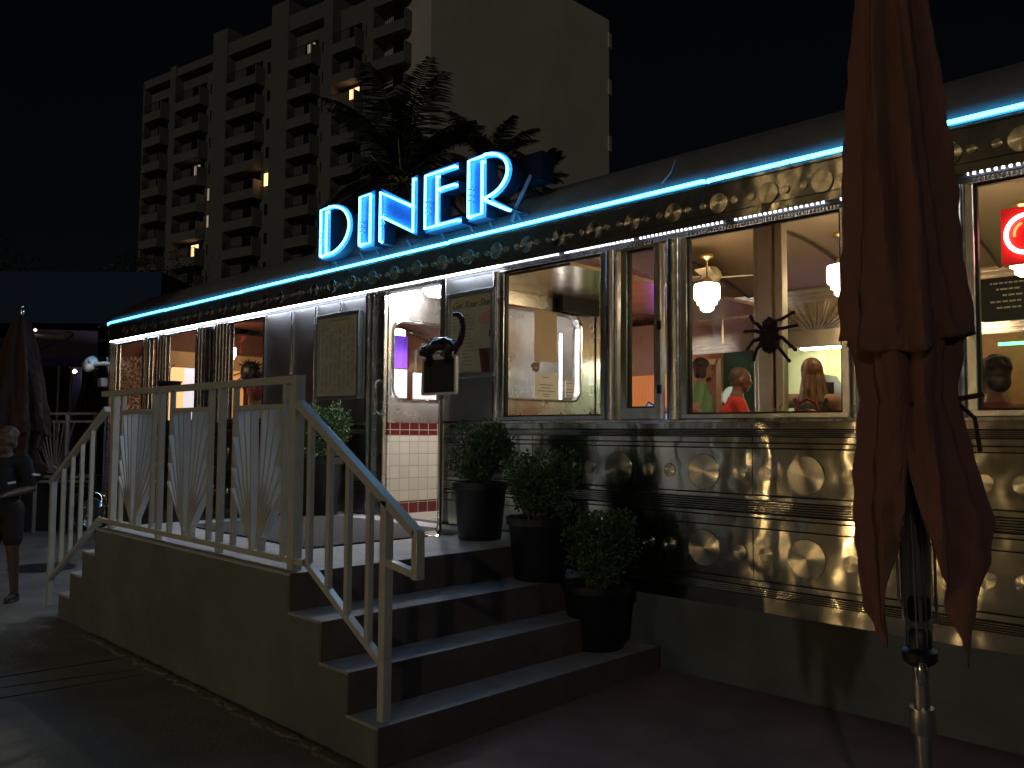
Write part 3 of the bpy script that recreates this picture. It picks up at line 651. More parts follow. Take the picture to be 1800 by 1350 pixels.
# things against the left end wall: lit cabinet panels, white fridge, framed pictures
def flat(name, label, cat, px0, py0, px1, py1, m, x=X0 + .06, th=.06):
    a = PX(px0, py0, x); c = PX(px1, py1, x); b = MB(); b.box(x, x + th, a.y, c.y, min(a.z, c.z), max(a.z, c.z)); o = b.build(name, m, bevel=.008); return tag(o, label, cat)
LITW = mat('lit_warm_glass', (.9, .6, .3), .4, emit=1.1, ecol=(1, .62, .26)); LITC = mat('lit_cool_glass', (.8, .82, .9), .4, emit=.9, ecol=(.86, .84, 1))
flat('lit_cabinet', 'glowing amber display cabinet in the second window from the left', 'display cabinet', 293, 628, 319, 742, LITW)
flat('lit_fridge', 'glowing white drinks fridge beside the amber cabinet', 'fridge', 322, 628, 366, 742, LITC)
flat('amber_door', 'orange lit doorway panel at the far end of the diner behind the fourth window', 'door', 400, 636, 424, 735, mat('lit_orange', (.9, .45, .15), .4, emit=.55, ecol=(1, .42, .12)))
flat('framed_picture', 'framed cream picture with dark figure on the far end wall', 'picture', 430, 640, 450, 662, PAPER, th=.03)
flat('cloth_panel', 'pale beige cloth panel hanging low on the far end wall', 'cloth', 436, 690, 462, 735, mat('beige_cloth', (.6, .5, .4), .8, noise=.2), th=.03)
q = PX(440, 655, X0 + .3); b = MB(); b.ell(q, (.12, .18, .2), 12, 8)
for i in range(40): r = Vector((random.uniform(-1, 1), random.uniform(-1, 1), random.uniform(-1, 1))).normalized(); b.beam(q + r * .15, q + r * .28 + Vector((0, 0, -.05)), .02, .02)
o = b.build('bat_garland', BLACK); tag(o, 'black shaggy garland hanging in front of the framed picture', 'garland')
q = PX(452, 688, X0 + .35); b = MB(); b.lathe([(0, -.16), (.10, -.14), (.17, -.02), (.18, .1), (.15, .16), (0, .17)], 16, q); o = b.build('hanging_basket', mat('dark_maroon', (.08, .01, .015), .5), smooth=True); tag(o, 'dark maroon hanging basket below the black garland', 'basket')

# ================================================================== NEON LETTER SIGN
SY = -.15; kk = .949
def sx(x): return x * kk
def sz(z): return 1.62 + (z - 1.62) * kk
SG = empty('diner_sign', 'blue neon letters spelling DINER standing on the roof edge', 'neon sign')
def arc(cx, cz, rx, rz, a0, a1, n=14): return [(cx + rx * cos(radians(a0 + (a1 - a0) * i / n)), cz + rz * sin(radians(a0 + (a1 - a0) * i / n))) for i in range(n + 1)]
def ring_prism(mb, outer, inner, y0, y1):
    n = len(outer); v = []
    for y in (y0, y1): v += [(x, y, z) for x, z in outer] + [(x, y, z) for x, z in inner]
    f = []
    for i in range(n - 1):
        j = i + 1; f += [(i, j, n + j, n + i), (2 * n + i, 3 * n + i, 3 * n + j, 2 * n + j), (i, 2 * n + i, 2 * n + j, j), (n + i, n + j, 3 * n + j, 3 * n + i)]
    f += [(0, n, 3 * n, 2 * n), (n - 1, 3 * n - 1, 4 * n - 1, 2 * n - 1)]
    mb.add(v, f)
def letter(ch, polys, tubes, rings=()):
    b = MB()
    for p in polys: b.prism([(sx(x), sz(z)) for x, z in p], SY, SY + .13)
    for o_, i_ in rings: ring_prism(b, [(sx(x), sz(z)) for x, z in o_], [(sx(x), sz(z)) for x, z in i_], SY, SY + .13)
    o = b.build('letter', [LFACE, LSIDE], SG); o['label'] = 'blue neon letter ' + ch.upper()
    for p in o.data.polygons:
        p.material_index = 0 if p.normal.y < -.9 else 1
    t = MB()
    for p in tubes: 
        q = [(sx(x), SY - .028, sz(z)) for x, z in p]; t.tube([(q[0][0], SY, q[0][2])] + q + [(q[-1][0], SY, q[-1][2])], .0122, 8)
    t.build('neon_tube', NEONL, o, smooth=True)
    e = MB(); x, z = polys[0][0]; zz = sz(3.70)
    for k in (-.045, 0, .05): e.tube([(sx(x) + .05, SY, zz + k), (sx(x) + .05, SY - .04, zz + k)], .009, 8); e.ell((sx(x) + .085, SY - .02, zz + k + .02), (.012, .012, .012), 8, 6)
    e.build('electrode', WHITE, o, smooth=True)
t0, t1 = 4.045, 3.48
# D
outer = arc(-7.70, 3.762, .42, .283, 90, -90); inner = arc(-7.70, 3.762, .36, .235, 90, -90)
letter('d', [[(-7.875, t1), (-7.70, t1), (-7.70, t0), (-7.875, t0)]],
       [[(-7.845, 3.51), (-7.845, 4.01), (-7.70, 4.01)] + arc(-7.70, 3.762, .392, .255, 88, -88) + [(-7.845, 3.507)], [(-7.735, 3.53), (-7.735, 3.975)]], [(outer, inner)])
letter('i', [[(-7.155, t1), (-6.90, t1), (-6.90, t0), (-7.155, t0)]], [[(-7.12, 3.515), (-6.935, 3.515), (-6.935, 4.01), (-7.12, 4.01), (-7.12, 3.53)]])
letter('n', [[(-6.80, 3.76), (-6.215, t1 - .01), (-6.215, 3.755), (-6.80, t0)], [(-6.80, t1), (-6.735, t1), (-6.735, 3.725), (-6.80, 3.757)], [(-6.285, 3.79), (-6.215, 3.757), (-6.215, t0 + .01), (-6.285, t0 + .01)]],
       [[(-6.768, 3.50), (-6.768, 3.99), (-6.28, 3.765)], [(-6.768, 3.755), (-6.245, 3.51), (-6.245, 4.02)]])
letter('e', [[(-6.10, t1), (-5.88, t1), (-5.88, t0), (-6.10, t0)], [(-5.878, 3.98), (-5.63, 3.98), (-5.63, t0), (-5.878, t0)], [(-5.878, 3.81), (-5.63, 3.81), (-5.63, 3.875), (-5.878, 3.875)], [(-5.878, t1), (-5.58, t1), (-5.58, t1 + .065), (-5.878, t1 + .065)]],
       [[(-5.65, 4.005), (-6.065, 4.005), (-6.065, 3.51), (-5.60, 3.51)], [(-5.895, 3.53), (-5.895, 3.97)], [(-5.88, 3.84), (-5.65, 3.84)]])
outer = arc(-5.27, 3.83, .32, .215, 90, -90); inner = arc(-5.27, 3.83, .265, .165, 90, -90)
letter('r', [[(-5.50, t1), (-5.265, t1), (-5.265, t0), (-5.50, t0)], [(-5.262, 3.665), (-5.262, 3.60), (-5.0, t1), (-4.92, t1)]],
       [[(-5.465, 3.51), (-5.465, 4.01), (-5.27, 4.01)] + arc(-5.27, 3.83, .293, .19, 88, -88) + [(-5.25, 3.62), (-4.97, 3.485)], [(-5.465, 3.51), (-5.29, 3.51), (-5.29, 3.97)]], [(outer, inner)])
b = MB()
for x in (-7.8, -7.3, -7.03, -6.5, -6.0, -5.6, -5.35, -5.0):
    b.beam((sx(x), SY + .1, sz(3.5)), (sx(x), SY + .16, 3.33), .03, .012); b.beam((sx(x), SY + .13, sz(3.85)), (sx(x), SY + .5, 3.52), .018, .018)
b.beam((sx(-7.9), SY + .14, 3.385), (sx(-4.9), SY + .14, 3.385), .03, .03); b.build('support', mat('support_dark', (.06, .06, .07), .6), SG)
b = MB(); b.tube([(-4.62, -.02, 3.68), (-4.66, -.06, 3.55), (-4.73, -.08, 3.42), (-4.76, -.09, 3.32)], .014, 8); b.build('cable', mat('cable_blue', (.25, .3, .4), .5), SG, smooth=True)
a = P(905, 300, 7.3)
b = MB(); b.box(-4.78, -4.5, -.02, .12, 3.62, 3.86); o = b.build('transformer_box', mat('box_navy', (.010, .012, .02), .8, spec=.1), bevel=.008); tag(o, 'dark blue transformer box on the roof right of the letter R', 'electric box')

# ================================================================== MENU BOARDS
def menuboard(label, x0, x1, z0, z1):
    t = empty('menu_board', label, 'menu board', 'framed menus on the steel front of the diner')
    b = MB(); y0, y1 = -.058, -.002; fw = .035
    b.box(x0, x1, y0, y1, z1 - fw, z1); b.box(x0, x1, y0, y1, z0, z0 + fw); b.box(x0, x0 + fw, y0, y1, z0 + fw, z1 - fw); b.box(x1 - fw, x1, y0, y1, z0 + fw, z1 - fw); b.build('frame', mat('frame_steel', (.62, .66, .68), .35, .9, noise=.1), t, bevel=.006)
    b = MB(); b.box(x0 + fw, x1 - fw, -.03, -.003, z0 + fw, z1 - fw); b.build('menu_sheet', POSTER, t); return t
A = menuboard('framed cream menu sheet with small columns of print left of the doorway', -7.685, -6.92, 1.955, 2.835)
random.seed(11); b = MB()
for cx in range(8):
    x = -7.62 + cx * .078; z = 2.72 - random.random() * .04
    while z > 2.03:
        if random.random() < .12: z -= .035; continue
        ww = .03 + .03 * random.random(); b.box(x, x + ww, -.0315, -.030, z, z + .006); z -= .0125
b.box(-7.5, -7.1, -.0315, -.030, 2.755, 2.77); b.build('writing', INK, A)
b = MB(); b.prism([(-7.03, 2.22), (-6.98, 2.22), (-6.98, 2.3), (-7.0, 2.31), (-7.035, 2.26)], -.032, -.030); b.build('red_print', PINK, A)
b = MB()
for z in (2.60, 2.33, 2.13, 2.09): b.box(-6.975, -6.965, -.036, -.03, z, z + .015)
b.build('magnets', BLACK, A)
Bd = menuboard('framed shake menu with pink and brown pictures right of the doorway behind the cat sign', -5.595, -5.005, 2.09, 2.828)
text('heading', 'Get Your Shake On', .082, (-5.545, -.033, 2.69), mat('ink_script', (.13, .13, .11), .7), Bd, shear=.45, depth=.0012)
random.seed(4); b = MB()
for k in range(14): z = 2.60 - k * .03; b.box(-5.54, -5.54 + .05 + .05 * random.random(), -.0318, -.030, z, z + .007)
for k in range(15): z = 2.62 - k * .03; b.box(-5.41, -5.41 + .06 + .10 * random.random(), -.0318, -.030, z, z + .008)
b.build('writing', INK, Bd)
b = MB(); b.prism([(-5.21, 2.56), (-5.17, 2.53), (-5.05, 2.53), (-5.05, 2.65), (-5.13, 2.63), (-5.20, 2.60)], -.0325, -.030); b.build('pink_print', PINK, Bd)
b = MB(); b.prism([(-5.20, 2.33), (-5.05, 2.33), (-5.065, 2.13), (-5.165, 2.13)], -.0325, -.030); b.build('brown_print', BROWN, Bd)
b = MB(); b.box(-5.058, -5.048, -.05, -.03, 2.42, 2.47); b.build('latch', BLACK, Bd)

# ================================================================== PLATFORM, STEPS
T = empty('entrance_steps', 'stucco entrance platform with four red brown steps going down to the right', 'steps')
YW = -2.33
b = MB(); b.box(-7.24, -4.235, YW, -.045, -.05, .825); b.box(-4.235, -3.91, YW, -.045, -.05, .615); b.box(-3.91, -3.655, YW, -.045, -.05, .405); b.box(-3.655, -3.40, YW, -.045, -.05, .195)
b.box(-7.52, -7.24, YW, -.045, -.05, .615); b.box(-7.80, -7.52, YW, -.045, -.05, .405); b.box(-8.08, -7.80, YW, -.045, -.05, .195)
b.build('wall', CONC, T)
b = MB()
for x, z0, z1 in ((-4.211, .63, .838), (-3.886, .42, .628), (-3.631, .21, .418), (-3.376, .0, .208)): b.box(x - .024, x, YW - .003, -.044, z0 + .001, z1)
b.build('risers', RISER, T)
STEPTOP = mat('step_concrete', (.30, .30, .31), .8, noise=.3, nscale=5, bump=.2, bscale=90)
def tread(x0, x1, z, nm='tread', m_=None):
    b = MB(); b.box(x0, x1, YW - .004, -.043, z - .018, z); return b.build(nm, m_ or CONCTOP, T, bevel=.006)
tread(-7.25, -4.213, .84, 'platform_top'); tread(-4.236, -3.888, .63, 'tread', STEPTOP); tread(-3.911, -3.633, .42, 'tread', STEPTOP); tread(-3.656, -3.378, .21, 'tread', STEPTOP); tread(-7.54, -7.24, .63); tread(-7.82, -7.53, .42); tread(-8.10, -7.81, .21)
b = MB(); b.box(-6.9, -5.0, -1.75, -.35, .841, .853); o = b.build('door_mat', mat('mat_grey', (.06, .055, .05), .95, noise=.4, nscale=40, bump=.6, bscale=200), bevel=.004); tag(o, 'flat dark grey door mat lying on the platform before the doorway', 'door mat')

# ================================================================== RAILING
RL = empty('railing', 'cream painted metal railing with three sunburst fans along the platform and steps', 'railing')
YR = -2.25
def rb(p, q, w, h, nm):
    b = MB(); b.beam((p[0], YR, p[1]), (q[0], YR, q[1]), w, h); return b.build(nm, RAIL, RL, bevel=.002)
rb((-7.38, 1.925), (-4.30, 1.925), .05, .045, 'top_rail'); rb((-7.38, .89), (-4.40, .89), .045, .035, 'bottom_rail')
def vb(x, z0, z1, w=.032, nm='baluster'):
    b = MB(); b.box(x - w / 2, x + w / 2, YR - w / 2, YR + w / 2, z0, z1); return b.build(nm, RAIL, RL, bevel=.002)
def xr(px, py=850): return PY(px, py, YR).x
for px in (199,): vb(xr(px), .83, 1.905, .05, 'post')
vb(xr(520), .83, 1.948, .062, 'post')
for px in (281, 388): vb(xr(px), .83, 1.905, .04, 'post')
fans = ((213, 268), (300, 369), (412, 500))
for a, c in fans:
    xa, xc = xr(a), xr(c); vb(xa, .905, 1.905); vb(xc, .905, 1.905)
    rb((xa + .016, 1.77), (xc - .016, 1.77), .03, .03, 'fan_bar')
for a, c in fans:
    xa, xc = xr(a) + .018, xr(c) - .018; xm = (xa + xc) / 2; b = MB(); z0 = .92
    for i in (-6, -5, -4, -3, -2, -1, 1, 2, 3, 4, 5, 6):
        x_s = xm + (.028 if i > 0 else -.028) + i * .0035; ang = radians((abs(i) - .5) * 4.7 * (1 if i > 0 else -1)) * (1 + abs(i) * .06); L = .84
        tx = tzz = 1e9
        s_ = sin(ang)
        if abs(s_) > 1e-4: tx = ((xc if s_ > 0 else xa) - x_s) / s_
        tzz = (1.755 - z0) / cos(ang); tt = min(tx, tzz)
        b.beam((x_s, YR + .0015 * i, z0 + .01 * abs(i)), (x_s + s_ * tt, YR + .0015 * i, z0 + cos(ang) * tt), .017, .05, (0, 1, 0))
    for s_ in (-.055, .055): b.beam((xm + s_, YR, z0 - .02), (xm + s_, YR, z0 + .06), .03, .04)
    b.build('sunburst_fan', mat('fan_silver', (.60, .62, .62), .38, .35, noise=.1), RL)
# sloping hand rail on the right with its loop end
pts = [(-4.33, 1.80), (-3.23, 1.165), (-3.19, 1.10), (-3.19, .95), (-3.235, .93), (-3.44, .965)]
rb((-4.37, 1.83), (-3.20, 1.14), .05, .045, 'sloping_rail')
b = MB(); b.beam((-3.195, YR, 1.155), (-3.195, YR, .925), .042, .05, (0, 1, 0)); b.beam((-3.175, YR, .943), (-3.45, YR, .985), .042, .036); b.build('rail_loop', RAIL, RL, bevel=.002)
rb((-4.19, .905), (-3.43, .465), .04, .035, 'sloping_bottom_rail'); rb((-4.45, .89), (-4.17, .893), .04, .035, 'bottom_rail')
vb(-3.445, .205, 1.285, .05, 'post')
def zt(x): return 1.83 + (x + 4.37) * (1.14 - 1.83) / 1.17 - .02
def zb(x): return .905 + (x + 4.19) * (.465 - .905) / .76
for px, py in ((546, 850), (580, 880), (613, 920), (650, 950)):
    x = PY(px, py, YR).x; vb(x, zb(x), zt(x))
# left slope
rb((-7.30, 1.80), (-8.66, 1.13), .05, .045, 'sloping_rail'); rb((-7.38, .89), (-8.58, .26), .045, .035, 'sloping_bottom_rail'); vb(-8.60, .02, 1.15, .05, 'post')
for k in range(4):
    x = -7.62 - .235 * k; vb(x, .89 + (x + 7.38) * .525, 1.80 + (x + 7.30) * .4926 - .02)
# clear globe behind the left slope
b = MB(); b.ell(PY(163, 902, -1.9), (.17, .17, .2), 24, 16)
o = b.build('clear_balloon', glassmat('balloon_film', (.82, .84, .88), .02, 2.2), smooth=True); tag(o, 'clear shiny balloon behind the sloping left hand rail', 'balloon')

# ================================================================== PLANTS
LEAFM = [mat('leaf_green_%d' % i, c, .5, noise=.3, nscale=30) for i, c in enumerate(((.05, .115, .028), (.075, .15, .04), (.035, .08, .022), (.12, .13, .05)))]
def shrub(label, loc, pr, ph, cw, ch, n=2600, seed=0, tilt=0):
    random.seed(seed)
    t = empty('potted_shrub', label, 'potted shrub', 'boxwood shrubs in black pots by the entrance', loc=loc)
    b = MB(); b.lathe([(pr * .78, 0), (pr * .80, .01), (pr * .97, ph * .86), (pr * .99, ph * .88), (pr * 1.06, ph * .885), (pr * 1.06, ph), (pr * .99, ph), (pr * .95, ph - .04), (0, ph - .045)], 32, caps=False); b.add([(pr * .78 * cos(2 * pi * k / 32), pr * .78 * sin(2 * pi * k / 32), 0) for k in range(32)], [tuple(range(32))]); b.build('pot', BLACK, t, smooth=True)
    b = MB()
    for i in range(26):
        a = random.random() * 6.28; r = pr * .35 * random.random(); q = Vector((r * cos(a), r * sin(a), ph - .05)); e = Vector((cos(a) * cw * random.uniform(.2, .85), sin(a) * cw * random.uniform(.2, .85), ph + ch * random.uniform(.5, .95)))
        mid = q.lerp(e, .5) + Vector((random.uniform(-.03, .03), random.uniform(-.03, .03), .02)); b.tube([q, mid, e], [.006, .004, .0025], 5)
    b.build('stem', mat('stem_brown', (.14, .10, .06), .8), t)
    blobs = [(Vector((random.uniform(-1, 1) * cw * .6, random.uniform(-1, 1) * cw * .6, ph + ch * random.uniform(.18, .85))), random.uniform(.30, .5) * cw) for _ in range(24)]
    v = []; f = []; mi = []
    for i in range(n):
        c, r = random.choice(blobs); d = Vector((random.gauss(0, 1), random.gauss(0, 1), random.gauss(0, 1))).normalized(); p = c + d * r * random.uniform(.55, 1.15)
        if p.z < ph + .01: continue
        u = (d + Vector((random.uniform(-.8, .8), random.uniform(-.8, .8), random.uniform(0, .9)))).normalized(); s_ = u.cross(Vector((random.uniform(-1, 1), random.uniform(-1, 1), random.uniform(-1, 1)))).normalized()
        L = random.uniform(.016, .034); W_ = L * .42; nn = u.cross(s_) * L * .18; k = len(v)
        v += [p, p + u * L * .5 + s_ * W_ + nn, p + u * L, p + u * L * .5 - s_ * W_ + nn]; f += [(k, k + 1, k + 2), (k, k + 2, k + 3)]; m = random.choice((0, 0, 1, 1, 2, 3) if p.z < ph + ch * .4 else (0, 0, 1, 1, 2)); mi += [m, m]
    me = bpy.data.meshes.new('foliage'); me.from_pydata([tuple(a) for a in v], [], f)
    for m in LEAFM: me.materials.append(m)
    me.polygons.foreach_set('material_index', mi); o = bpy.data.objects.new('foliage', me); col.objects.link(o); o.parent = t
    return t
shrub('potted boxwood on the platform beside the right door jamb, highest of the three', (-4.66, -.50, .841), .20, .42, .22, .42, 5200, 1)
shrub('potted boxwood on the first step down, middle one of the three', (-4.03, -.52, .631), .22, .42, .25, .44, 5600, 2)
shrub('potted boxwood on the lowest step against the plinth, lowest of the three', (-3.66, -.36, .211), .22, .42, .23, .50, 5600, 3)
shrub('large potted shrub behind the railing left of the doorway', (-7.0, -.45, .841), .26, .55, .34, .46, 5200, 4)

# ================================================================== CAT SIGN
t = empty('stanchion_sign', 'black sign board on a chrome pole with round base right of the doorway', 'stand sign', loc=(-4.95, -.62, .84))
# base sits at px (770,938)
bx = PZ(772, 940, .84); t.location = bx
b = MB(); b.lathe([(0, .0), (.17, .0), (.17, .012), (.15, .02), (.03, .032), (.02, .06), (.017, .1), (.017, 1.04)], 28); b.build('pole', TRIM, t, smooth=True)
dpt = (bx - CAM).length; 
bp = PY(777, 628, bx.y); zt_ = bp.z - .84; bw = .205; hh = (PY(777, 628, bx.y).z - PY(777, 694, bx.y).z)
b = MB(); fw = .018
b.box(-bw, bw, -.03, .0, zt_ - hh, zt_ - hh + fw); b.box(-bw, bw, -.03, .0, zt_ - fw, zt_); b.box(-bw, -bw + fw, -.03, .0, zt_ - hh + fw, zt_ - fw); b.box(bw - fw, bw, -.03, .0, zt_ - hh + fw, zt_ - fw); b.build('frame', mat('board_frame_silver', (.75, .75, .72), .4, .5), t, bevel=.003)
b = MB(); b.box(-bw + fw, bw - fw, -.018, -.004, zt_ - hh + fw, zt_ - fw); b.build('board', BLK2, t)
def cat():
    random.seed(9); o0 = Vector((bx.x, bx.y - .01, .84 + zt_)); M_ = mat('tinsel_black', (.03, .012, .014), .25, .3, noise=.4, nscale=90)
    t = empty('cat_decoration', 'black tinsel cat with arched back and raised tail lying on top of the sign board', 'cat decoration', loc=o0)
    b = MB()
    spine = [(-.16, .045), (-.10, .06), (-.03, .095), (.05, .10), (.12, .075), (.165, .05)]; rad = [.038, .048, .06, .058, .055, .045]
    b.tube([(x, 0, z) for x, z in spine], rad, 12); b.ell((-.18, -.01, .055), (.05, .042, .045), 14, 10)
    for s_ in (-.02, .025): b.lathe([(.018, .08), (.008, .105), (0, .12)], 8, (-.185 + s_, 0, 0))
    b.ell((-.215, -.02, .04), (.018, .018, .014), 8, 6)
    for x in (-.12, -.08, .10, .15): b.tube([(x, -.01, .05), (x + .01, -.03, .0), (x - .005, -.035, -.05)], [.022, .017, .014], 8)
    pts = [(x, y, z) for x, y, z in ((.165, 0, .06), (.22, 0, .09), (.25, 0, .15), (.26, 0, .22), (.245, 0, .28), (.205, 0, .315), (.16, 0, .32))]
    b.tube(pts, [.028, .026, .025, .025, .024, .022, .016], 10)
    base = list(b.v)
    for i in range(1700):
        q = Vector(random.choice(base)) + Vector((random.uniform(-1, 1), random.uniform(-1, 1), random.uniform(-1, 1))) * .012; r = Vector((random.uniform(-1, 1), random.uniform(-1, 1), random.uniform(-1, 1))).normalized()
        s_ = r.cross(Vector((0, 0, 1))) * .0018; b.add([q - s_, q + s_, q + r * .02], [(0, 1, 2)])
    b.build('body', M_, t, fix=False)
    e = MB(); e.ell((-.200, -.045, .068), (.006, .004, .006), 8, 6); e.ell((-.172, -.048, .066), (.006, .004, .006), 8, 6); e.build('eyes', mat('cat_eye', (.6, .4, .1), .2), t)
cat()

# ================================================================== UMBRELLAS
def folded_umbrella(label, base, h_top, z_tip, z_tie, rmax, m, finial=True, lean=(0, 0), seed=0, group=None, gapdir=None, scale=1.0, zpole=0):
    random.seed(seed); t = empty('patio_umbrella', label, 'umbrella', 'folded patio umbrellas', loc=base); t.rotation_euler = (lean[0], lean[1], 0)
    b = MB(); b.lathe([(.022, zpole), (.022, h_top - .1), (.012, h_top), (0, h_top)], 20)
    b.lathe([(.032, .80), (.034, .81), (.034, .86), (.032, .87)], 20, caps=True); b.build('pole', ALU, t, smooth=True)
    nt_, nz = 96, 110; gd = gapdir if gapdir is not None else 0
    ph = [random.uniform(-.4, .4) for _ in range(8)]
    def surf(zf, r_of, zb_of, ztop, name, pl=.14):
        v = []; f = []
        for j in range(nz + 1):
            for i in range(nt_):
                th = 2 * pi * i / nt_; zb_ = zb_of(th); z = ztop + (zb_ - ztop) * j / nz; r = r_of(z, th)
                r *= 1 + pl * cos(8 * th + ph[0] + (ztop - z) * 1.1 + .5 * sin(z * 2.3)) + .07 * cos(13 * th + ph[1] + z * 3) + .03 * sin(21 * th + z * 9) + .022 * sin(z * 31 + 3 * th) * sin(z * 12 + 5 * th) + .018 * cos(z * 55 + 9 * th)
                v.append((r * cos(th) , r * sin(th), z + .006 * sin(8 * th) * j / nz))
        for j in range(nz):
            for i in range(nt_): f.append((j * nt_ + i, j * nt_ + (i + 1) % nt_, (j + 1) * nt_ + (i + 1) % nt_, (j + 1) * nt_ + i))
        mb = MB(); mb.add(v, f); o = mb.build(name, m, t, smooth=True); s_ = o.modifiers.new('s', 'SOLIDIFY'); s_.thickness = .004; return o
    zh = z_tie + .16
    def r_up(z, th):
        u = (h_top - z) / (h_top - zh); return max(.02, rmax * (.10 + .9 * min(1, u) ** .62))
    surf(0, r_up, lambda th: zh + .03 * sin(th * 2 + 1), h_top - .02, 'canopy')
    def dth(th): return abs((th - gd + pi) % (2 * pi) - pi)
    def zb_low(th):
        d = (th - gd + pi) % (2 * pi) - pi; a_ = abs(d)
        if a_ < .20: return z_tip + .44 - .10 * (d / .2)
        if a_ < .95: return z_tip + (.40 - (.12 if d > 0 else 0)) * (1 - ((a_ - .20) / .75) ** 1.15) + (0 if d > 0 else .02)
        return z_tip + .36 * min(1, (a_ - .95) / 1.0) - .04 * sin(4 * th)
    def r_low(z, th):
        top = zh + .05; d = (th - gd + pi) % (2 * pi) - pi
        if z > z_tie: u = (top - z) / (top - z_tie); return rmax * (.88 - .20 * u)
        u = min(1, (z_tie - z) / .34); v_ = (z_tie - z) / (z_tie - z_tip)
        bulge = (.11 * sin(pi * min(1, v_ * 1.15)) ** 2 + .10 * sin(pi * min(1, max(0, v_ - .3) * 1.6))) * max(0, sin(d))
        return rmax * (.70 + .21 * sin(pi / 2 * u) - .34 * max(0, v_ - .45) ** 1.2 + bulge)
    surf(0, r_low, zb_low, zh + .05, 'lower_canopy', .11)
    b = MB(); b.tube([(rmax * .60 * cos(a), rmax * .60 * sin(a), z_tie + .01 * sin(a)) for a in [2 * pi * i / 28 for i in range(28)]], .009, 6, close=True)
    a0 = gd + 1.1; q = Vector((rmax * .76 * cos(a0), rmax * .76 * sin(a0), z_tie)); o_ = Vector((cos(a0), sin(a0), 0))
    b.beam(q, q + o_ * .075 + Vector((0, 0, .012)), .004, .014); b.tube([q, q + o_ * .05 + Vector((0, 0, -.05)), q + o_ * .06 + Vector((0, 0, -.14))], .006, 6)
    b.build('tie_strap', mat('strap_dark', (.04, .012, .012), .8), t)
    for i in range(8):
        a = 2 * pi * i / 8 + .2; b = MB(); b.beam((.03 * cos(a), .03 * sin(a), z_tip + .04), (.04 * cos(a), .04 * sin(a), z_tie + .1), .004, .009); b.beam((.047 * cos(a + .3), .047 * sin(a + .3), z_tip + .1 + .06 * (i % 3)), (.055 * cos(a), .055 * sin(a), z_tie + .2), .004, .008); b.build('rib', ALU, t)
    b = MB(); b.lathe([(.026, .985), (.036, .99), (.046, 1.0), (.046, 1.025), (.034, 1.035), (.034, 1.08), (.026, 1.09)], 20); b.lathe([(.026, 1.11), (.034, 1.12), (.034, 1.17), (.026, 1.18)], 16)
    b.build('runner_hub', BLACK, t, smooth=True)
    b = MB(); b.lathe([(.012, 0), (.016, .03), (.01, .06), (0, .065)], 12, (.045 * cos(gd), .045 * sin(gd), .945)); b.build('knob', TRIM, t, smooth=True)
    if finial: b = MB(); b.lathe([(.01, h_top - .02), (.018, h_top), (.022, h_top + .03), (.01, h_top + .05), (.012, h_top + .075), (0, h_top + .09)], 14); b.build('finial', TRIM, t, smooth=True)
    return t
ub = P(1633, 1350, 2.35); gd = math.atan2(CAM.y - ub.y, CAM.x - ub.x) + .12
folded_umbrella('tall folded maroon umbrella on an aluminium pole in front of the right windows', (-.885, -2.27, 0), 3.35, 1.0, 1.72, .158, UMB, lean=(.03, -.012), seed=2, gapdir=gd)
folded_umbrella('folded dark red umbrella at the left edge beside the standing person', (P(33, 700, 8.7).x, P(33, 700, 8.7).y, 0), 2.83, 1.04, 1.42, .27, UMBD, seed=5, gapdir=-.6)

# ================================================================== TOWER
A_ = Vector((-96.1, 31.8)); B_ = Vector((-54.2, 39.1)); C_ = Vector((-54.3, 63.1)); e1 = (B_ - A_).normalized(); e2 = Vector((-e1.y, e1.x))
TW = empty('apartment_tower', 'pale high rise apartment block with stacked balconies and a blank end wall', 'apartment building', loc=(A_.x, A_.y, 0), rz=math.atan2(e1.y, e1.x))
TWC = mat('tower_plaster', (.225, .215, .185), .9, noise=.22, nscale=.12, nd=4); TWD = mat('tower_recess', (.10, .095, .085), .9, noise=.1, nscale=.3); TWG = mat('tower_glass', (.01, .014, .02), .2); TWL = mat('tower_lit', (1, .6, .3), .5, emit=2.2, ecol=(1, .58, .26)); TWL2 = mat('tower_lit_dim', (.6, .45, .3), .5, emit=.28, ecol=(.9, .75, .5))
def loc2(p): d = p - A_; return Vector((d.dot(e1), d.dot(e2)))
cc = loc2(C_); L_ = (B_ - A_).length
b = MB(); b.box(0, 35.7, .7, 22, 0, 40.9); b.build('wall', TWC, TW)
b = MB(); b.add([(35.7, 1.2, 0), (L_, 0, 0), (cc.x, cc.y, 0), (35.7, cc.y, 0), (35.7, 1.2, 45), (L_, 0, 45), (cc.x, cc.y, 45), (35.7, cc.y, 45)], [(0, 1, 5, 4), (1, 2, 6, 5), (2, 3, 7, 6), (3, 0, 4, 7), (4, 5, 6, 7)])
b.build('end_block', mat('tower_plaster_lit_end', (.80, .74, .64), .9, noise=.22, nscale=.1, nd=4), TW)  # end side paler than the front: its stronger light is put into the colour
b = MB()
for u0, u1, z in ((12.8, 15.2, 43.2), (22.2, 24.7, 43.4), (29.7, 30.9, 42), (35.3, 36.1, 45.6), (5.2, 6.2, 41.5)): b.box(u0, u1, -.35, 3, 0, z)
b.box(-.3, 0, -.2, 3, 0, 40.9); b.build('pier', TWC, TW)
b = MB(); b.box(-.2, 12.8, -.2, 1.4, 40.3, 41.2); b.box(15.2, 22.2, -.2, 1.4, 40.3, 41.6); b.box(24.7, 29.7, -.2, 1.4, 40.3, 41.8); b.build('parapet', TWC, TW)
for z in (8, 14, 20, 26, 32, 38, 43): b = MB(); b.box(cc.x - 1.2, cc.x + .12, cc.y - .2, cc.y + .35, z - 1.0, z + .6); b.build('rear_balcony', MC['tower_plaster_lit_end'], TW)
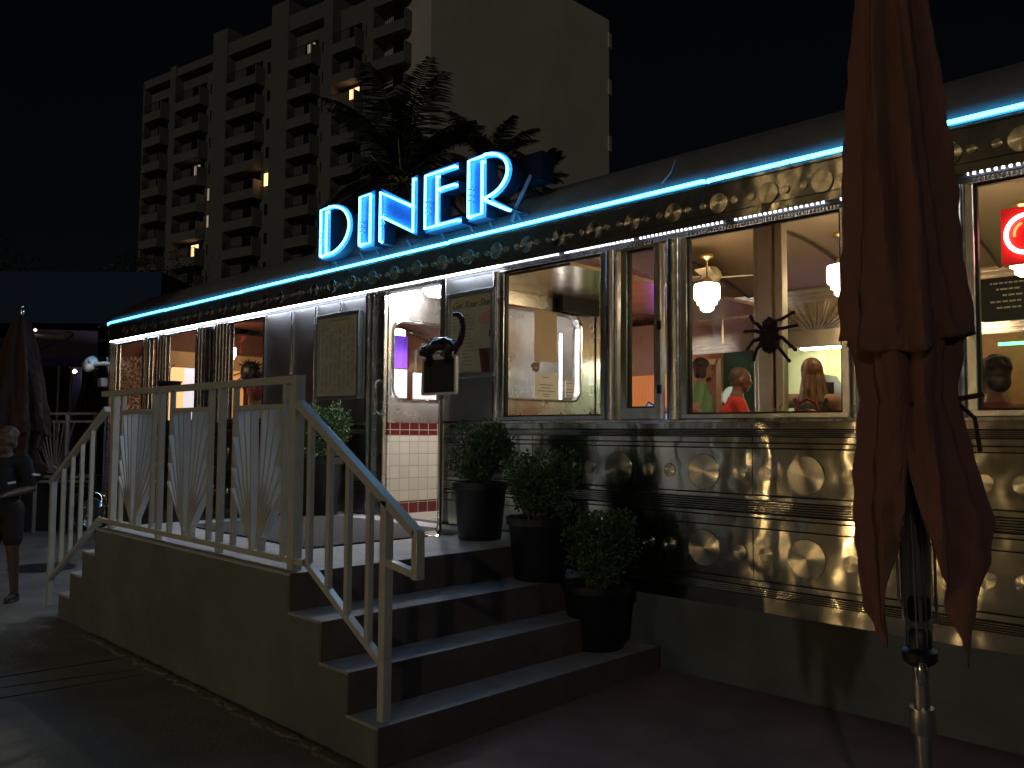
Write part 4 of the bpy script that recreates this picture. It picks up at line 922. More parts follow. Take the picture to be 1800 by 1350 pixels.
bays = [(0.2, 5.1), (6.3, 12.7), (15.3, 22.1), (24.8, 29.6), (31.0, 35.2), (36.2, 41.6)]
lit = {}
def key(px, py):
    k = (px - 900) / FPX; return (k * 94 + 41.7) / (.8158 + .5789 * k)
lits = [(737, 40, 1), (612, 127, 1), (451, 281, 1), (322, 270, 2), (345, 355, 2), (318, 415, 1), (345, 402, 2), (520, 60, 2)]
protos = {}
zf = [34.3 + 2.88 * k for k in range(-11, 4)]
for bi, (u0, u1) in enumerate(bays):
    wd = u1 - u0; ub_ = u0 + wd * .70
    # one balcony, one dark door, one side window per bay width, then copies per floor
    for fi, z in enumerate(zf):
        if z > 40 and bi < 5: continue
        if z > 44: continue
        if z < 4: continue
        base_key = ('b', bi)
        if base_key not in protos:
            m = MB(); m.box(0, wd * .68, -.45, .69, -.95, 0.0); m.box(wd * .68, wd * .70, -.45, .69, -.95, .9); o = m.build('balcony', TWC, TW)
            r = MB(); r.box(0, wd * .70, -.42, -.39, .95, 1.0)
            nb = int(wd * .70 / .22)
            for i in range(nb): r.box(i * wd * .70 / nb, i * wd * .70 / nb + .03, -.42, -.39, 0, .95)
            ro = r.build('railing', mat('rail_black', (.02, .02, .02), .6), o)
            d = MB(); d.box(wd * .26, wd * .64, .62, .695, .02, 1.75); do = d.build('balcony_door', TWG, TW)
            s_ = MB(); s_.box(0, wd * .16, .62, .695, .25, 1.35); s_o = s_.build('window', TWG, TW)
            protos[base_key] = (o, ro, do, s_o); cur = (o, do, s_o)
        else:
            o, ro, do, s_o = protos[base_key]; o2 = dup(o, TW); r2 = dup(ro, o2); cur = (o2, dup(do, TW), dup(s_o, TW))
        cur[0].location = (u0, 0, z); cur[1].location = (u0, 0, z); cur[2].location = (u0 + wd * .76, 0, z)
for (px, py, kd) in lits:
    u = key(px, py); d = 94 - .5789 * u; z = 1.62 + (759 - py) / FPX * d
    z = min((q for q in zf), key=lambda q: abs(q + 1.05 - z)) + 1.05
    cands = [u0 + (u1 - u0) * f_ for u0, u1 in bays for f_ in (.45, .84)]; u = min(cands, key=lambda q: abs(q - u))
    b = MB(); wv = .6 if kd == 1 else .5
    b.box(u - wv, u - .08, .56, .615, z - .75, z + .5); b.box(u + .08, u + wv, .56, .615, z - .75, z + .5)
    b.build('lit_window', TWL if kd == 1 else TWL2, TW)

# ================================================================== PALMS AND TREES
def palm(label, loc, h, L, n, m, seed, up=.4):
    random.seed(seed); t = empty('palm_tree', label, 'palm tree', 'palms behind the diner roof', loc=loc)
    b = MB(); pts = [(.25 * sin(i * .5) * i / 10, .1 * i / 10, h * i / 10) for i in range(11)]; b.tube(pts, [.19 - .008 * i for i in range(11)], 12); b.build('trunk', mat('palm_trunk', (.16, .14, .11), .9, noise=.4, nscale=12, bump=.5, bscale=10, stretch=(1, 1, 5)), t, smooth=True)
    top = Vector(pts[-1]); fr = MB(); rc = MB()
    for k in range(n):
        a = 2 * pi * k / n * 2.4 + random.uniform(-.2, .2); el = random.uniform(-.2, 1.45) if k % 3 else random.uniform(1.2, 1.5); ln = L * random.uniform(.8, 1.1) * (1.15 if el > 1.1 else 1); hd = Vector((cos(a), sin(a), 0)); P_ = []; q = top.copy(); ang = el
        for i in range(19): P_.append(q.copy()); q = q + (hd * cos(ang) + Vector((0, 0, sin(ang)))) * ln / 18; ang -= .055 + .035 * (i / 18)
        rc.tube(P_[::2], [.035 - .0032 * i for i in range(10)], 5)
        for i in range(3, 19):
            d = (P_[min(i + 1, 18)] - P_[i - 1]).normalized(); sd_ = d.cross(Vector((0, 0, 1))); sd_ = sd_.normalized() if sd_.length > .01 else Vector((1, 0, 0)); u_ = sd_.cross(d)
            ll = ln * .30 * sin(pi * (i / 19) ** .7) + .12
            for s_ in (-1, 1):
                for jj in range(3):
                    p0_ = P_[i].lerp(P_[i - 1], jj / 3.0); tip = p0_ + (sd_ * s_ * .75 + d * .65 + Vector((0, 0, -.35 - .25 * random.random()))) * ll * random.uniform(.8, 1.1); w_ = d * .016
                    fr.add([p0_ - w_, p0_ + w_, p0_.lerp(tip, .55) + w_ * .8 + Vector((0, 0, .03)), tip], [(0, 1, 2, 3)])
    rc.build('frond_stem', mat('frond_stem', (.16, .17, .06), .6), t); fr.build('fronds', m, t, fix=False)
    st = MB()
    for k in range(6):
        a = k * 1.1; st.tube([top, top + Vector((cos(a) * .45, sin(a) * .45, .28 + .1 * (k % 2))), top + Vector((cos(a) * .85, sin(a) * .85, .36 + .5 * (k % 3) / 2))], [.03, .025, .012], 6)
    st.build('flower_stalk', mat('stalk_yellow', (.50, .48, .16), .6), t)
PF = mat('palm_leaf', (.020, .034, .018), .55, noise=.3, nscale=3)
c1 = P(712, 318, 21); palm('tall coconut palm rising behind the letters N and E', (c1.x, c1.y, 0), c1.z, 2.75, 26, PF, 21)
c2_ = P(872, 292, 26); palm('dark smaller palm behind the letter R', (c2_.x, c2_.y, 0), c2_.z, 1.9, 13, PF, 8)
c3 = P(955, 322, 30); palm('low palm top peeping over the roof right of the sign', (c3.x, c3.y, 0), c3.z, 1.3, 10, PF, 12)
def tree(label, loc, h, r, seed, n=5200, cat='tree'):
    random.seed(seed); t = empty('broadleaf_tree', label, cat, 'dark trees beyond the patio', loc=loc)
    b = MB(); b.tube([(0, 0, 0), (.1, .05, h * .3), (0, .1, h * .6)], [.22, .16, .1], 10)
    bl = []
    for i in range(16):
        c = Vector((random.uniform(-1, 1) * r * .7, random.uniform(-1, 1) * r * .7, h * random.uniform(.38, .92))); bl.append((c, r * random.uniform(.28, .5)))
        b.tube([(0, .05, h * .4), Vector((0, .05, h * .4)).lerp(c, .5) + Vector((0, 0, .2)), c], [.07, .04, .015], 6)
    b.build('trunk', MC['palm_trunk'], t, smooth=True); f = MB()
    for i in range(n):
        c, rr = random.choice(bl); d = Vector((random.gauss(0, 1), random.gauss(0, 1), random.gauss(0, 1))).normalized(); p = c + d * rr * random.uniform(.5, 1.15); u = Vector((random.uniform(-1, 1), random.uniform(-1, 1), random.uniform(-1, 1))).normalized(); s_ = u.cross(d).normalized() if u.cross(d).length > .01 else Vector((1, 0, 0)); L = random.uniform(.09, .2)
        f.add([p, p + u * L * .5 + s_ * L * .3, p + u * L, p + u * L * .5 - s_ * L * .3], [(0, 1, 2, 3)])
    f.build('crown', mat('dark_leaf', (.035, .055, .022), .6, noise=.3, nscale=2), t, fix=False)
for i, (px, py, d, h, r, lb) in enumerate(((60, 640, 34, 8.6, 3.6, 'dark broad tree beyond the patio at the left edge'), (285, 560, 46, 12.0, 4.2, 'dark tree at the foot of the apartment tower'), (180, 600, 40, 10, 3.8, 'dark tree between the patio roof and the apartment tower'), (118, 690, 27, 4.2, 1.6, 'low bushy tree seen between the patio posts'))):
    q = P(px, py, d); tree(lb, (q.x, q.y, 0), h, r, 40 + i)

# ================================================================== LEFT BACKGROUND PATIO
NAVY = mat('navy_wall', (.02, .06, .17), .8, noise=.3, nscale=.6); PURP = mat('violet_awning', (.42, .36, .68), .8, noise=.2, nscale=2); PBL = mat('blue_valance', (.05, .05, .45), .7)
t = empty('patio_building', 'dark navy flat roofed building behind the patio at the left', 'building')
a0, a1 = P(-60, 497, 27), P(330, 497, 27); zt0, zt1 = a0.z, P(0, 582, 27).z
def wallbetween(p, q, z0, z1, th, m, nm, par):
    b = MB(); b.beam((p.x, p.y, (z0 + z1) / 2), (q.x, q.y, (z0 + z1) / 2), th, z1 - z0); return b.build(nm, m, par)
wallbetween(a0, a1, zt1, zt0, 4, NAVY, 'roof_slab', t)
a0, a1 = P(-60, 700, 30), P(330, 700, 30); wallbetween(a0, a1, 0, zt1, .3, mat('night_wall', (.02, .025, .022), .9, noise=.4, nscale=1), 'wall', t)
t = empty('awning', 'violet sloped awning with blue valance over the patio', 'awning')
q = [P(40, 640, 20), P(172, 640, 20), P(172, 582, 22), P(40, 578, 22)]
b = MB(); b.add(q + [a + Vector((0, 0, -.04)) for a in q], [(0, 1, 2, 3), (7, 6, 5, 4), (0, 4, 5, 1), (1, 5, 6, 2), (2, 6, 7, 3), (3, 7, 4, 0)]); b.build('canvas', PURP, t)
q = [P(38, 630, 19.9), P(173, 632, 19.9), P(173, 645, 19.9), P(38, 643, 19.9)]
b = MB(); b.add(q + [a + Vector((.04, -.02, 0)) for a in q], [(0, 1, 2, 3), (7, 6, 5, 4), (0, 4, 5, 1), (1, 5, 6, 2), (2, 6, 7, 3), (3, 7, 4, 0)]); b.build('valance', PBL, t)
b = MB(); b.tube([P(62, 618, 19.8), P(105, 598, 20.5)], .012, 6); b.build('cord', ALU, t)
for px, px2 in ((107, 100), (123, 122)):
    q = P(px2, 742, 20); b = MB(); b.lathe([(.03, 0), (.03, P(px, 642, 20).z)], 10, (q.x, q.y, 0)); b.build('pole', mat('pole_grey', (.4, .4, .42), .5, .6), t)
q = P(100, 590, 18); t = empty('patio_lamp_arm', 'grey lamp arm with a pale rounded head above the awning', 'lamp')
b = MB(); b.tube([P(50, 590, 18), P(80, 592, 18), P(118, 592, 18)], [.06, .05, .07], 10); b.ell(P(119, 588, 18), (.12, .12, .08), 14, 8); b.build('arm', mat('arm_grey', (.45, .42, .36), .5), t, smooth=True)
b = MB(); b.ell(P(62, 580, 17.9), (.035, .035, .035), 10, 8); o = b.build('bulb', mat('tiny_bulb', (1, .9, .8), .4, emit=1.5, ecol=(1, .8, .7)), t)
b = MB(); b.ell(P(131, 653, 21), (.05, .05, .04), 10, 8); o = b.build('patio_bulb', mat('patio_bulb', (1, .8, .6), .4, emit=40, ecol=(1, .72, .42)), smooth=True); tag(o, 'small warm bulb burning under the awning rail', 'light bulb')
b = MB(); b.tube([P(122, 646, 20.9), P(172, 649, 20.9)], .02, 6); b.build('light_rail', WHITE, o)
b = MB(); q0, q1 = P(126, 740, 21.5), P(146, 740, 21.5); b.beam((q0.x, q0.y, 1.6), (q1.x, q1.y, 1.6), .3, 3.2); o = b.build('blue_column', mat('col_blue', (.02, .03, .16), .5, noise=.3), bevel=.02); tag(o, 'dark blue square column right of the patio bulb', 'column')
# patio fence with a fan gate
t = empty('patio_fence', 'grey patio fence with an open sunburst panel beyond the steps', 'fence')
FG = mat('fence_grey', (.30, .30, .31), .6, .2)
b = MB(); d = 13.5
for y_ in (727, 741, 838, 846): b.beam(P(60, y_, d), P(172, y_, d), .03, .04)
for px in (66, 118, 168): q = P(px, 740, d); b.box(q.x - .025, q.x + .025, q.y - .025, q.y + .025, 0, P(px, 727, d).z)
b.build('fence_rail', FG, t)
b = MB()
for i in range(-4, 5): b.beam(P(95 + i * 1.5, 832, d), P(95 + i * 9, 742, d), .018, .018)
b.tube([P(84, 830, d), P(95, 820, d), P(110, 832, d)], .03, 6); b.build('sunburst', FG, t)
b = MB(); q0, q1 = P(35, 900, 13.8), P(108, 900, 13.8); zt2 = P(70, 846, 13.8).z; b.beam((q0.x, q0.y, zt2 / 2), (q1.x, q1.y, zt2 / 2), .35, zt2 - .01)
o = b.build('planter_box', mat('planter_navy', (.03, .04, .06), .7, noise=.2), bevel=.01); tag(o, 'low dark navy planter box under the patio fence', 'planter')
def chair(label, loc, rz):
    t = empty('patio_chair', label, 'chair', 'metal patio chairs beyond the fence', loc=loc, rz=rz)
    b = MB(); b.box(-.2, .2, -.2, .2, .44, .46); b.build('seat', FG, t)
    b = MB(); b.tube([(-.19, .2, .45), (-.18, .24, .88), (0, .26, .93), (.18, .24, .88), (.19, .2, .45)], .012, 6)
    for k in (-.08, 0, .08): b.tube([(k, .21, .45), (k, .25, .9)], .006, 6)
    b.build('backrest', FG, t)
    for x_ in (-.18, .18):
        for y_ in (-.18, .18): b = MB(); b.tube([(x_, y_, .44), (x_ * 1.1, y_ * 1.1, 0)], .012, 6); b.build('leg', FG, t)
for i, (px, d) in enumerate(((88, 16), (112, 17), (140, 15.5), (154, 18))):
    q = P(px, 800, d); chair(['patio chair nearest the planter box', 'patio chair behind the middle fence post', 'patio chair below the blue column', 'patio chair farthest right beyond the fence'][i], (q.x, q.y, 0), i * 1.3)
def ptable(label, loc):
    t = empty('patio_table', label, 'table', 'round patio tables beyond the fence', loc=loc)
    b = MB(); b.lathe([(0, .72), (.38, .72), (.38, .74), (0, .74)], 24); b.build('table_top', mat('tabletop_pale', (.45, .42, .4), .4), t)
    b = MB(); b.lathe([(.2, 0), (.03, .03), (.025, .72)], 12); b.build('leg', FG, t)
q = P(100, 800, 16.5); ptable('round patio table between the two left chairs', (q.x, q.y, 0)); q = P(148, 800, 16.8); ptable('round patio table behind the sloping hand rail', (q.x, q.y, 0))
q0, q1 = P(148, 700, 17), P(166, 820, 17)
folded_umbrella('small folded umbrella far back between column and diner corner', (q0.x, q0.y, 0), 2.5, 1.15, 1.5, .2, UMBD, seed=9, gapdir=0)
# manhole
b = MB(); b.lathe([(0, .0), (.36, .0), (.36, .006), (.33, .008), (.31, .005), (0, .006)], 36, (-11.05, -1.62, .001)); o = b.build('manhole_cover', mat('cast_iron', (.06, .06, .065), .45, .6, noise=.3, bump=.6, bscale=30)); tag(o, 'round iron manhole cover in the paving beside the standing person', 'manhole cover')
# white floodlight on the corner
q = P(172, 640, 13.0)
t = empty('floodlight', 'white shell shaped lamp on a bracket at the left corner of the diner', 'wall lamp', loc=(-13.85, -.05, 2.66))
b = MB(); Rm = Matrix.Rotation(radians(30), 3, 'Y') @ Matrix.Rotation(radians(-30), 3, 'Z')
b.ell((-.1, -.16, .0), (.23, .10, .10), 20, 12, Rm); b.build('lamp_head', WHITE, t, smooth=True)
b = MB(); b.tube([(.0, -.18, -.02), (.1, -.05, .0), (.2, .05, .0)], .03, 8); b.ell((.02, -.2, -.0), (.05, .05, .06), 10, 8); b.build('bracket', WHITE, t, smooth=True)
b = MB(); b.box(-.06, .12, -.06, .08, -.36, -.22); b.build('junction_box', mat('jbox', (.5, .52, .6), .4), t, bevel=.02)

# ================================================================== LAMPS AND SIGN ACROSS THE STREET (behind the viewer, seen in the steel and glass)
def streetlamp(label, loc, e, hp=7.2, cat_='lamp'):
    t = empty('street_lamp', label, 'street lamp', 'warm globe lamps behind the viewer', loc=loc)
    b = MB(); b.lathe([(.14, 0), (.12, .1), (.07, .2), (.05, hp), (.07, hp + .1), (.08, hp + .22)], 14); b.build('pole', BLACK, t, smooth=True)
    b = MB(); b.ell((0, 0, hp + .35), (.12, .12, .14), 18, 12); b.build('globe', mat('street_globe', (1, .7, .3), .4, emit=e, ecol=(1, .70, .34)), t, smooth=True)
for lb, x in (('tall warm globe street lamp behind the viewer nearest the right', -4.0), ('tall warm globe street lamp in the middle behind the viewer', -8.9), ('tall warm globe street lamp farthest left behind the viewer', -10.9)):
    streetlamp(lb, (x, -14.8, 0), 50)
streetlamp('low warm globe lamp behind the viewer, left of its low neighbour', (-8.25, -14.6, 0), 220, 3.0); streetlamp('low warm globe lamp behind the viewer, nearest the right', (-6.06, -14.6, 0), 220, 2.6)
def streak(label, loc, e):  # added unseen lamps, placed only to draw gold streaks in the steel
    t = empty('added_streak_lamp', label, 'bollard lamp', 'low bollard lamps added behind the viewer', loc=loc)
    b = MB(); b.lathe([(.07, 0), (.07, .22), (0, .23)], 14); b.lathe([(.08, .46), (.09, .47), (.09, .50), (0, .51)], 14); b.build('post', BLACK, t, smooth=True)
    b = MB(); b.lathe([(.045, .23), (.045, .46)], 14); b.build('lantern', mat('streak_lamp_glow', (1, .7, .3), .4, emit=e, ecol=(1, .68, .30)), t, smooth=True)
streak('low bollard lamp added behind the viewer nearest the diner', (-5.44, -8.0, 0), 110); streak('low bollard lamp added behind the viewer far left of its neighbours', (-10.5, -14.6, 0), 200); streak('low bollard lamp added behind the viewer in the middle', (-8.30, -14.7, 0), 260); streak('low bollard lamp added behind the viewer nearest the right edge', (-3.95, -8.0, 0), 90)
t = empty('street_building', 'plain warm lit building across the street behind the viewer', 'building')
b = MB(); b.box(-40, 0, -26, -20, 0, 13); b.build('wall', mat('street_plaster', (.40, .35, .25), .9, noise=.4, nscale=.5, nd=5), t)
wp = None
for x in range(-38, -1, 3):
    for z in (1.2, 5, 9):
        if wp is None:
            b = MB(); b.box(0, 1.4, .0, .06, 0, 2.2); wp = b.build('window', mat('street_window', (.02, .02, .03), .15), t); wp.location = (x, -20, z)
        else: dup(wp, t, (x, -20, z))
t = empty('liquor_sign', 'vertical red neon sign across the street mirrored in the left windows', 'neon sign', loc=(-29.6, -10.2, 3.1), rz=radians(140))
for i, ch in enumerate('LIQUOR'):
    text('letter', ch, .36, (-.12, 0, 1.9 - i * .38), mat('neon_red', (1, .1, .05), .4, emit=1.8, ecol=(1, .06, .03)), t, depth=.02, bold=.004)
b = MB(); b.box(-.3, .3, .05, .15, -.35, 2.35); b.box(-.05, .05, .05, .15, -3.1, -.35); b.build('backing', BLACK, t)

# ================================================================== PEOPLE
SKIN_L = mat('skin_light', (.40, .22, .14), .5, noise=.1, nscale=12); SKIN_D = mat('skin_tan', (.19, .085, .048), .45, noise=.1, nscale=12); SKIN_SHADED = mat('skin_shaded', (.10, .055, .035), .55, noise=.1, nscale=12)  # the last skin is darkened to stand for shade at the left edge
def caps(b, p, q, r0, r1, n=4, seg=10):
    p, q = Vector(p), Vector(q); b.tube([p.lerp(q, i / n) for i in range(n + 1)], [r0 + (r1 - r0) * i / n for i in range(n + 1)], seg); b.ell(p, (r0,) * 3, seg, 6); b.ell(q, (r1,) * 3, seg, 6)
def remesh(b, name, m, parent, voxel=.008, smooth_it=4):
    o = b.build('tmp', m, None, fix=False); md = o.modifiers.new('r', 'REMESH'); md.mode = 'VOXEL'; md.voxel_size = voxel
    sm_ = o.modifiers.new('s', 'SMOOTH'); sm_.iterations = smooth_it; sm_.factor = .5
    dg = bpy.context.evaluated_depsgraph_get(); me = bpy.data.meshes.new_from_object(o.evaluated_get(dg)); bpy.data.objects.remove(o)
    me.polygons.foreach_set('use_smooth', [True] * len(me.polygons)); me.materials.clear(); me.materials.append(m)
    r = bpy.data.objects.new(name, me); col.objects.link(r); r.parent = parent; return r
def hand(b, w_, d, palmn, curl=.5, s_=1):
    # w_ wrist, d direction of the hand, palmn palm normal
    w_ = Vector(w_); d = Vector(d).normalized(); n = Vector(palmn).normalized(); n = (n - d * n.dot(d)).normalized(); sd_ = d.cross(n)
    Mx = Matrix((sd_, d, n)).transposed(); b.ell(w_ + d * .045, (.04, .05, .018), 12, 8, Mx)
    for k, (off, ln) in enumerate(((-.030, .070), (-.010, .080), (.010, .074), (.029, .058))):
        p = w_ + d * .085 + sd_ * off; a = 0; pts = [p - d * .02]
        for seg_ in range(3): a += curl * .6; p = p + (d * cos(a) + n * sin(a)) * ln / 3; pts.append(p.copy())
        b.tube(pts, [.0105, .010, .009, .0075], 8); b.ell(pts[-1], (.0075,) * 3, 8, 5)
    p = w_ + d * .02 - sd_ * .03; q = p + (d * .5 - sd_ * .7 + n * .3).normalized() * .04; r = q + (d * .9 - sd_ * .15 + n * .4).normalized() * .035; b.tube([p, q, r], [.013, .011, .009], 8); b.ell(r, (.009,) * 3, 8, 5)
def figure(label, loc, rz, J, skin, shirt, pants, sleeve, hairm, hair, fem=False, legs=True, shoes=None, strap=False, extra=None):
    t = empty('person', label, 'person', loc=loc, rz=rz); b = MB(); H = J['head']; Nk = J['neck']; f = J.get('face', Vector((0, -1, 0))).normalized(); up = J.get('up', Vector((0, 0, 1))).normalized(); side = f.cross(up).normalized(); Mx = Matrix((side, -f, up)).transposed()
    hs = 1.0
    b.ell(H + up * .02, (.076, .095, .105), 20, 14, Mx); b.ell(H - up * .055 + f * .022, (.055, .062, .058), 16, 10, Mx); b.ell(H - up * .09 + f * .058, (.022, .02, .018), 10, 8, Mx)
    b.tube([H + f * .088 + up * .015, H + f * .104 - up * .012, H + f * .112 - up * .03, H + f * .092 - up * .036], [.008, .011, .013, .009], 8)
    b.ell(H + f * .083 + up * .038, (.05, .014, .010), 12, 8, Mx); b.ell(H + f * .09 - up * .062, (.022, .010, .009), 10, 8, Mx)
    for s_ in (-1, 1): b.ell(H + side * s_ * .078 - up * .008, (.009, .018, .028), 10, 8, Mx)
    caps(b, H - up * .06 - f * .015, Nk, .052, .058)
    S1, S2, E1, E2, W1, W2, CH, PV, H1, H2, K1, K2, A1, A2 = [J[k] for k in ('sl', 'sr', 'el', 'er', 'wl', 'wr', 'chest', 'pelvis', 'hl', 'hr', 'kl', 'kr', 'al', 'ar')]
    caps(b, Nk, CH, .07, .115); caps(b, CH, PV, .12, .125); caps(b, S1, S2, .06, .06)
    for S_, E_, W_ in ((S1, E1, W1), (S2, E2, W2)): caps(b, S_, E_, .052, .042); caps(b, E_, W_, .041, .028); hand(b, W_, (W_ - E_), J.get('palm', Vector((0, 0, -1))), J.get('curl', .5))
    for H_, K_, A_2 in ((H1, K1, A1), (H2, K2, A2)):
        caps(b, H_, K_, .085, .058); caps(b, K_, A_2, .056, .036); b.ell(K_.lerp(A_2, .25) + Vector((0, .015, 0)), (.05, .05, .09), 12, 8)
        fd = J.get('footdir', Vector((0, -1, 0))); caps(b, A_2 - Vector((0, 0, .04)) - fd * .03, A_2 - Vector((0, 0, .045)) + fd * .15, .036, .026)
    remesh(b, 'body', skin, t, .0085)
    e = MB()
    for s_ in (-1, 1): e.ell(H + f * .088 + side * s_ * .031 + up * .02, (.012, .008, .007), 8, 6, Mx)
    e.build('eyes', mat('eye_dark', (.05, .04, .04), .2), t, smooth=True)
    if shirt:
        c = MB(); caps(c, Nk.lerp(CH, .25), CH, .085, .13); caps(c, CH, PV, .135, .14); caps(c, S1, S2, .066, .066)
        for S_, E_ in ((S1, E1), (S2, E2)): caps(c, S_, S_.lerp(E_, sleeve), .066, .06)
        if fem:
            c = MB(); caps(c, CH + Vector((0, 0, .0)), PV, .132, .135)
            for s_, Q in ((-1, S1), (1, S2)): c.tube([Nk.lerp(Q, .75) + Vector((0, -.03, .02)), Nk.lerp(Q, .6) + Vector((0, .05, -.02)), CH + (Q - Nk) * .5 + Vector((0, .12, 0))], .02, 8)
        remesh(c, 'top', shirt, t, .010, 6)
    if pants:
        c = MB(); caps(c, PV, PV + Vector((0, 0, -.03)), .142, .14)
        for H_, K_ in ((H1, K1), (H2, K2)): caps(c, H_, H_.lerp(K_, J.get('plen', .7)), .098, .088)
        if J.get('plen', .7) > 1.2:
            for K_, A_2 in ((K1, A1), (K2, A2)): caps(c, K_, A_2, .07, .055)
        remesh(c, 'trousers', pants, t, .010, 6)
    if shoes:
        for A_2 in (A1, A2): c = MB(); fd = J.get('footdir', Vector((0, -1, 0))); c.ell(A_2 - Vector((0, 0, .075)) + fd * .05, (.05, .13, .018), 14, 8, Matrix((fd.cross(Vector((0, 0, 1))), -fd, Vector((0, 0, 1)))).transposed()); c.tube([A_2 + fd * .02 + Vector((-.04, 0, -.03)), A_2 + fd * .05 + Vector((0, 0, .0)), A_2 + fd * .02 + Vector((.04, 0, -.03))], .008, 6); c.build('shoe', shoes, t, smooth=True)
    if hair: 
        hb = hair(H, f, up, side, Mx); remesh(hb, 'hair', hairm, t, .008, 2)
    return t
V = Vector
def sitJ(face=(0, -1, 0), lean=.12, ht=1.42, armout=.3, hx=0, pz=.62):
    J = dict(head=V((hx, -lean - .03, ht)), neck=V((hx * .5, -lean, ht - .155)), chest=V((0, -lean * .7, ht - .34)), pelvis=V((0, 0, pz)), sl=V((-.20, -lean, ht - .225)), sr=V((.20, -lean, ht - .225)),
             el=V((-.27, -lean - .10, ht - .52)), er=V((.27, -lean - .10, ht - .52)), wl=V((-.16, -lean - .36, ht - .50)), wr=V((.12, -lean - .36, ht - .44)), hl=V((-.1, 0, pz - .02)), hr=V((.1, 0, pz - .02)),
             kl=V((-.13, -.44, pz - .02)), kr=V((.13, -.44, pz - .02)), al=V((-.13, -.42, .10)), ar=V((.13, -.42, .10)), face=V(face), plen=.8)
    return J
def hair_short(H, f, up, side, Mx):
    b = MB(); b.ell(H + up * .04 - f * .022, (.088, .10, .098), 16, 10, Mx)
    for i in range(60):
        a = random.random() * 6.28; c = random.random() * 1.5; d = side * cos(a) * sin(c) + f * (sin(a) * sin(c) - .35) + up * cos(c); b.ell(H + up * .04 - f * .03 + d.normalized() * .085, (.022,) * 3, 6, 4)
    b.ell(H - up * .03 - f * .06, (.075, .05, .07), 12, 8, Mx); return b
def hair_cap(H, f, up, side, Mx):
    b = MB(); b.ell(H + up * .035 - f * .012, (.0775, .092, .0945), 16, 10, Mx); b.ell(H - up * .078 + f * .032, (.052, .050, .032), 12, 8, Mx); return b
def hair_beard(H, f, up, side, Mx):
    b = hair_short(H, f, up, side, Mx); b.ell(H - up * .085 + f * .045, (.05, .045, .035), 12, 8, Mx)
    for s_ in (-1, 1): b.ell(H - up * .03 - f * .02 + side * s_ * .075, (.02, .05, .07), 8, 6, Mx)
    return b
def hair_long(H, f, up, side, Mx):
    b = MB(); b.ell(H + up * .03 - f * .015, (.086, .10, .105), 16, 10, Mx)
    for i in range(34):
        u = -1 + 2 * (i % 17) / 16 + random.uniform(-.05, .05); x = side * u * .075; back = -f * (.088 - .05 * abs(u) + (.018 if i > 16 else 0)); L = .17 + .10 * random.random(); wob = side * random.uniform(-.02, .02)
        b.tube([H + up * .06 + x * .8 + back * .8, H - up * .06 + x * 1.15 + back, H - up * .15 + x * 1.3 + back * 1.1 + wob, H - up * (.15 + L * .5) + x * 1.75 + back * 1.2 - wob, H - up * (.12 + L) + x * (1.9 + .4 * random.random()) + back * 1.1 + wob], [.014, .016, .015, .012, .005], 6)
    return b
# screen right = (.705,.709), away = (-.71,.705)
random.seed(31)
rgt = math.atan2(.709, .705) + pi / 2                                # turning -y towards screen right
J = sitJ(lean=.14, ht=1.29)
man = figure('seated shaven headed man in a red t shirt facing right inside the diner', (PY(1268, 700, 2.15).x, 2.15, .84), rgt - .15, J, SKIN_D, mat('red_tshirt', (.62, .045, .025), .75, noise=.15, nscale=6, bump=.2, bscale=90), mat('dark_trousers', (.03, .03, .04), .8), .75, mat('stubble', (.07, .038, .025), .6), hair_cap)
awy = math.atan2(.705, -.71) + pi / 2
J = sitJ(lean=.05, ht=1.29, hx=-.02)
J['face'] = V((.35, -1, 0))
wom = figure('seated woman with long blonde hair and black strappy top seen from behind', (PY(1424, 700, 1.75).x, 1.75, .84), awy - .2, J, SKIN_L, mat('black_top', (.015, .014, .018), .8), mat('dark_trousers', (.03, .03, .04), .8), .5, mat('blonde_hair', (.30, .14, .055), .4, noise=.75, nscale=14, stretch=(5, 5, .35)), hair_long, fem=True)
def standJ(h=1.7, face=(0, -1, 0)):
    k = h / 1.72
    J = dict(head=V((0, -.03, 1.60)), neck=V((0, 0, 1.44)), chest=V((0, .0, 1.24)), pelvis=V((0, 0, .96)), sl=V((-.18, 0, 1.39)), sr=V((.18, 0, 1.39)), el=V((-.25, .02, 1.12)), er=V((.25, .02, 1.12)), wl=V((-.22, -.16, .93)), wr=V((.20, -.20, .96)),
             hl=V((-.09, 0, .92)), hr=V((.09, 0, .92)), kl=V((-.10, -.02, .50)), kr=V((.11, -.03, .50)), al=V((-.11, .02, .09)), ar=V((.13, .0, .09)), face=V(face), plen=.8)
    for q in J:
        if isinstance(J[q], Vector) and q != 'face': J[q] = J[q] * k
    return J
J = standJ(1.60); J['face'] = V((.25, -1, -.1))
gm = figure('bearded server in a green t shirt standing at the left of the big window', (PY(1232, 700, 3.2).x, 3.2, .84), rgt - .35, J, SKIN_L, mat('green_tshirt', (.20, .36, .17), .8, noise=.15, nscale=6), mat('dark_trousers', (.03, .03, .04), .8), .55, mat('brown_hair', (.05, .03, .018), .6, noise=.3, nscale=30), hair_beard)
J = sitJ(lean=.02, ht=1.15, pz=.48)
figure('dark haired customer seen from behind at the bottom of the rightmost window', (-1.57, .95, .84), awy, J, SKIN_D, mat('maroon_shirt', (.16, .04, .03), .8), mat('dark_trousers', (.03, .03, .04), .8), .6, mat('black_hair', (.02, .018, .016), .7, noise=.3, nscale=40), hair_short)
stool('red counter stool under the dark haired customer', (-1.57, .95, .84), .55)
J = standJ(1.63); J['face'] = V((-.3, -1, -.15)); J['plen'] = .72; J['wr'] = V((.14, -.30, 1.02)); J['wl'] = V((-.14, -.30, .98)); J['curl'] = .9
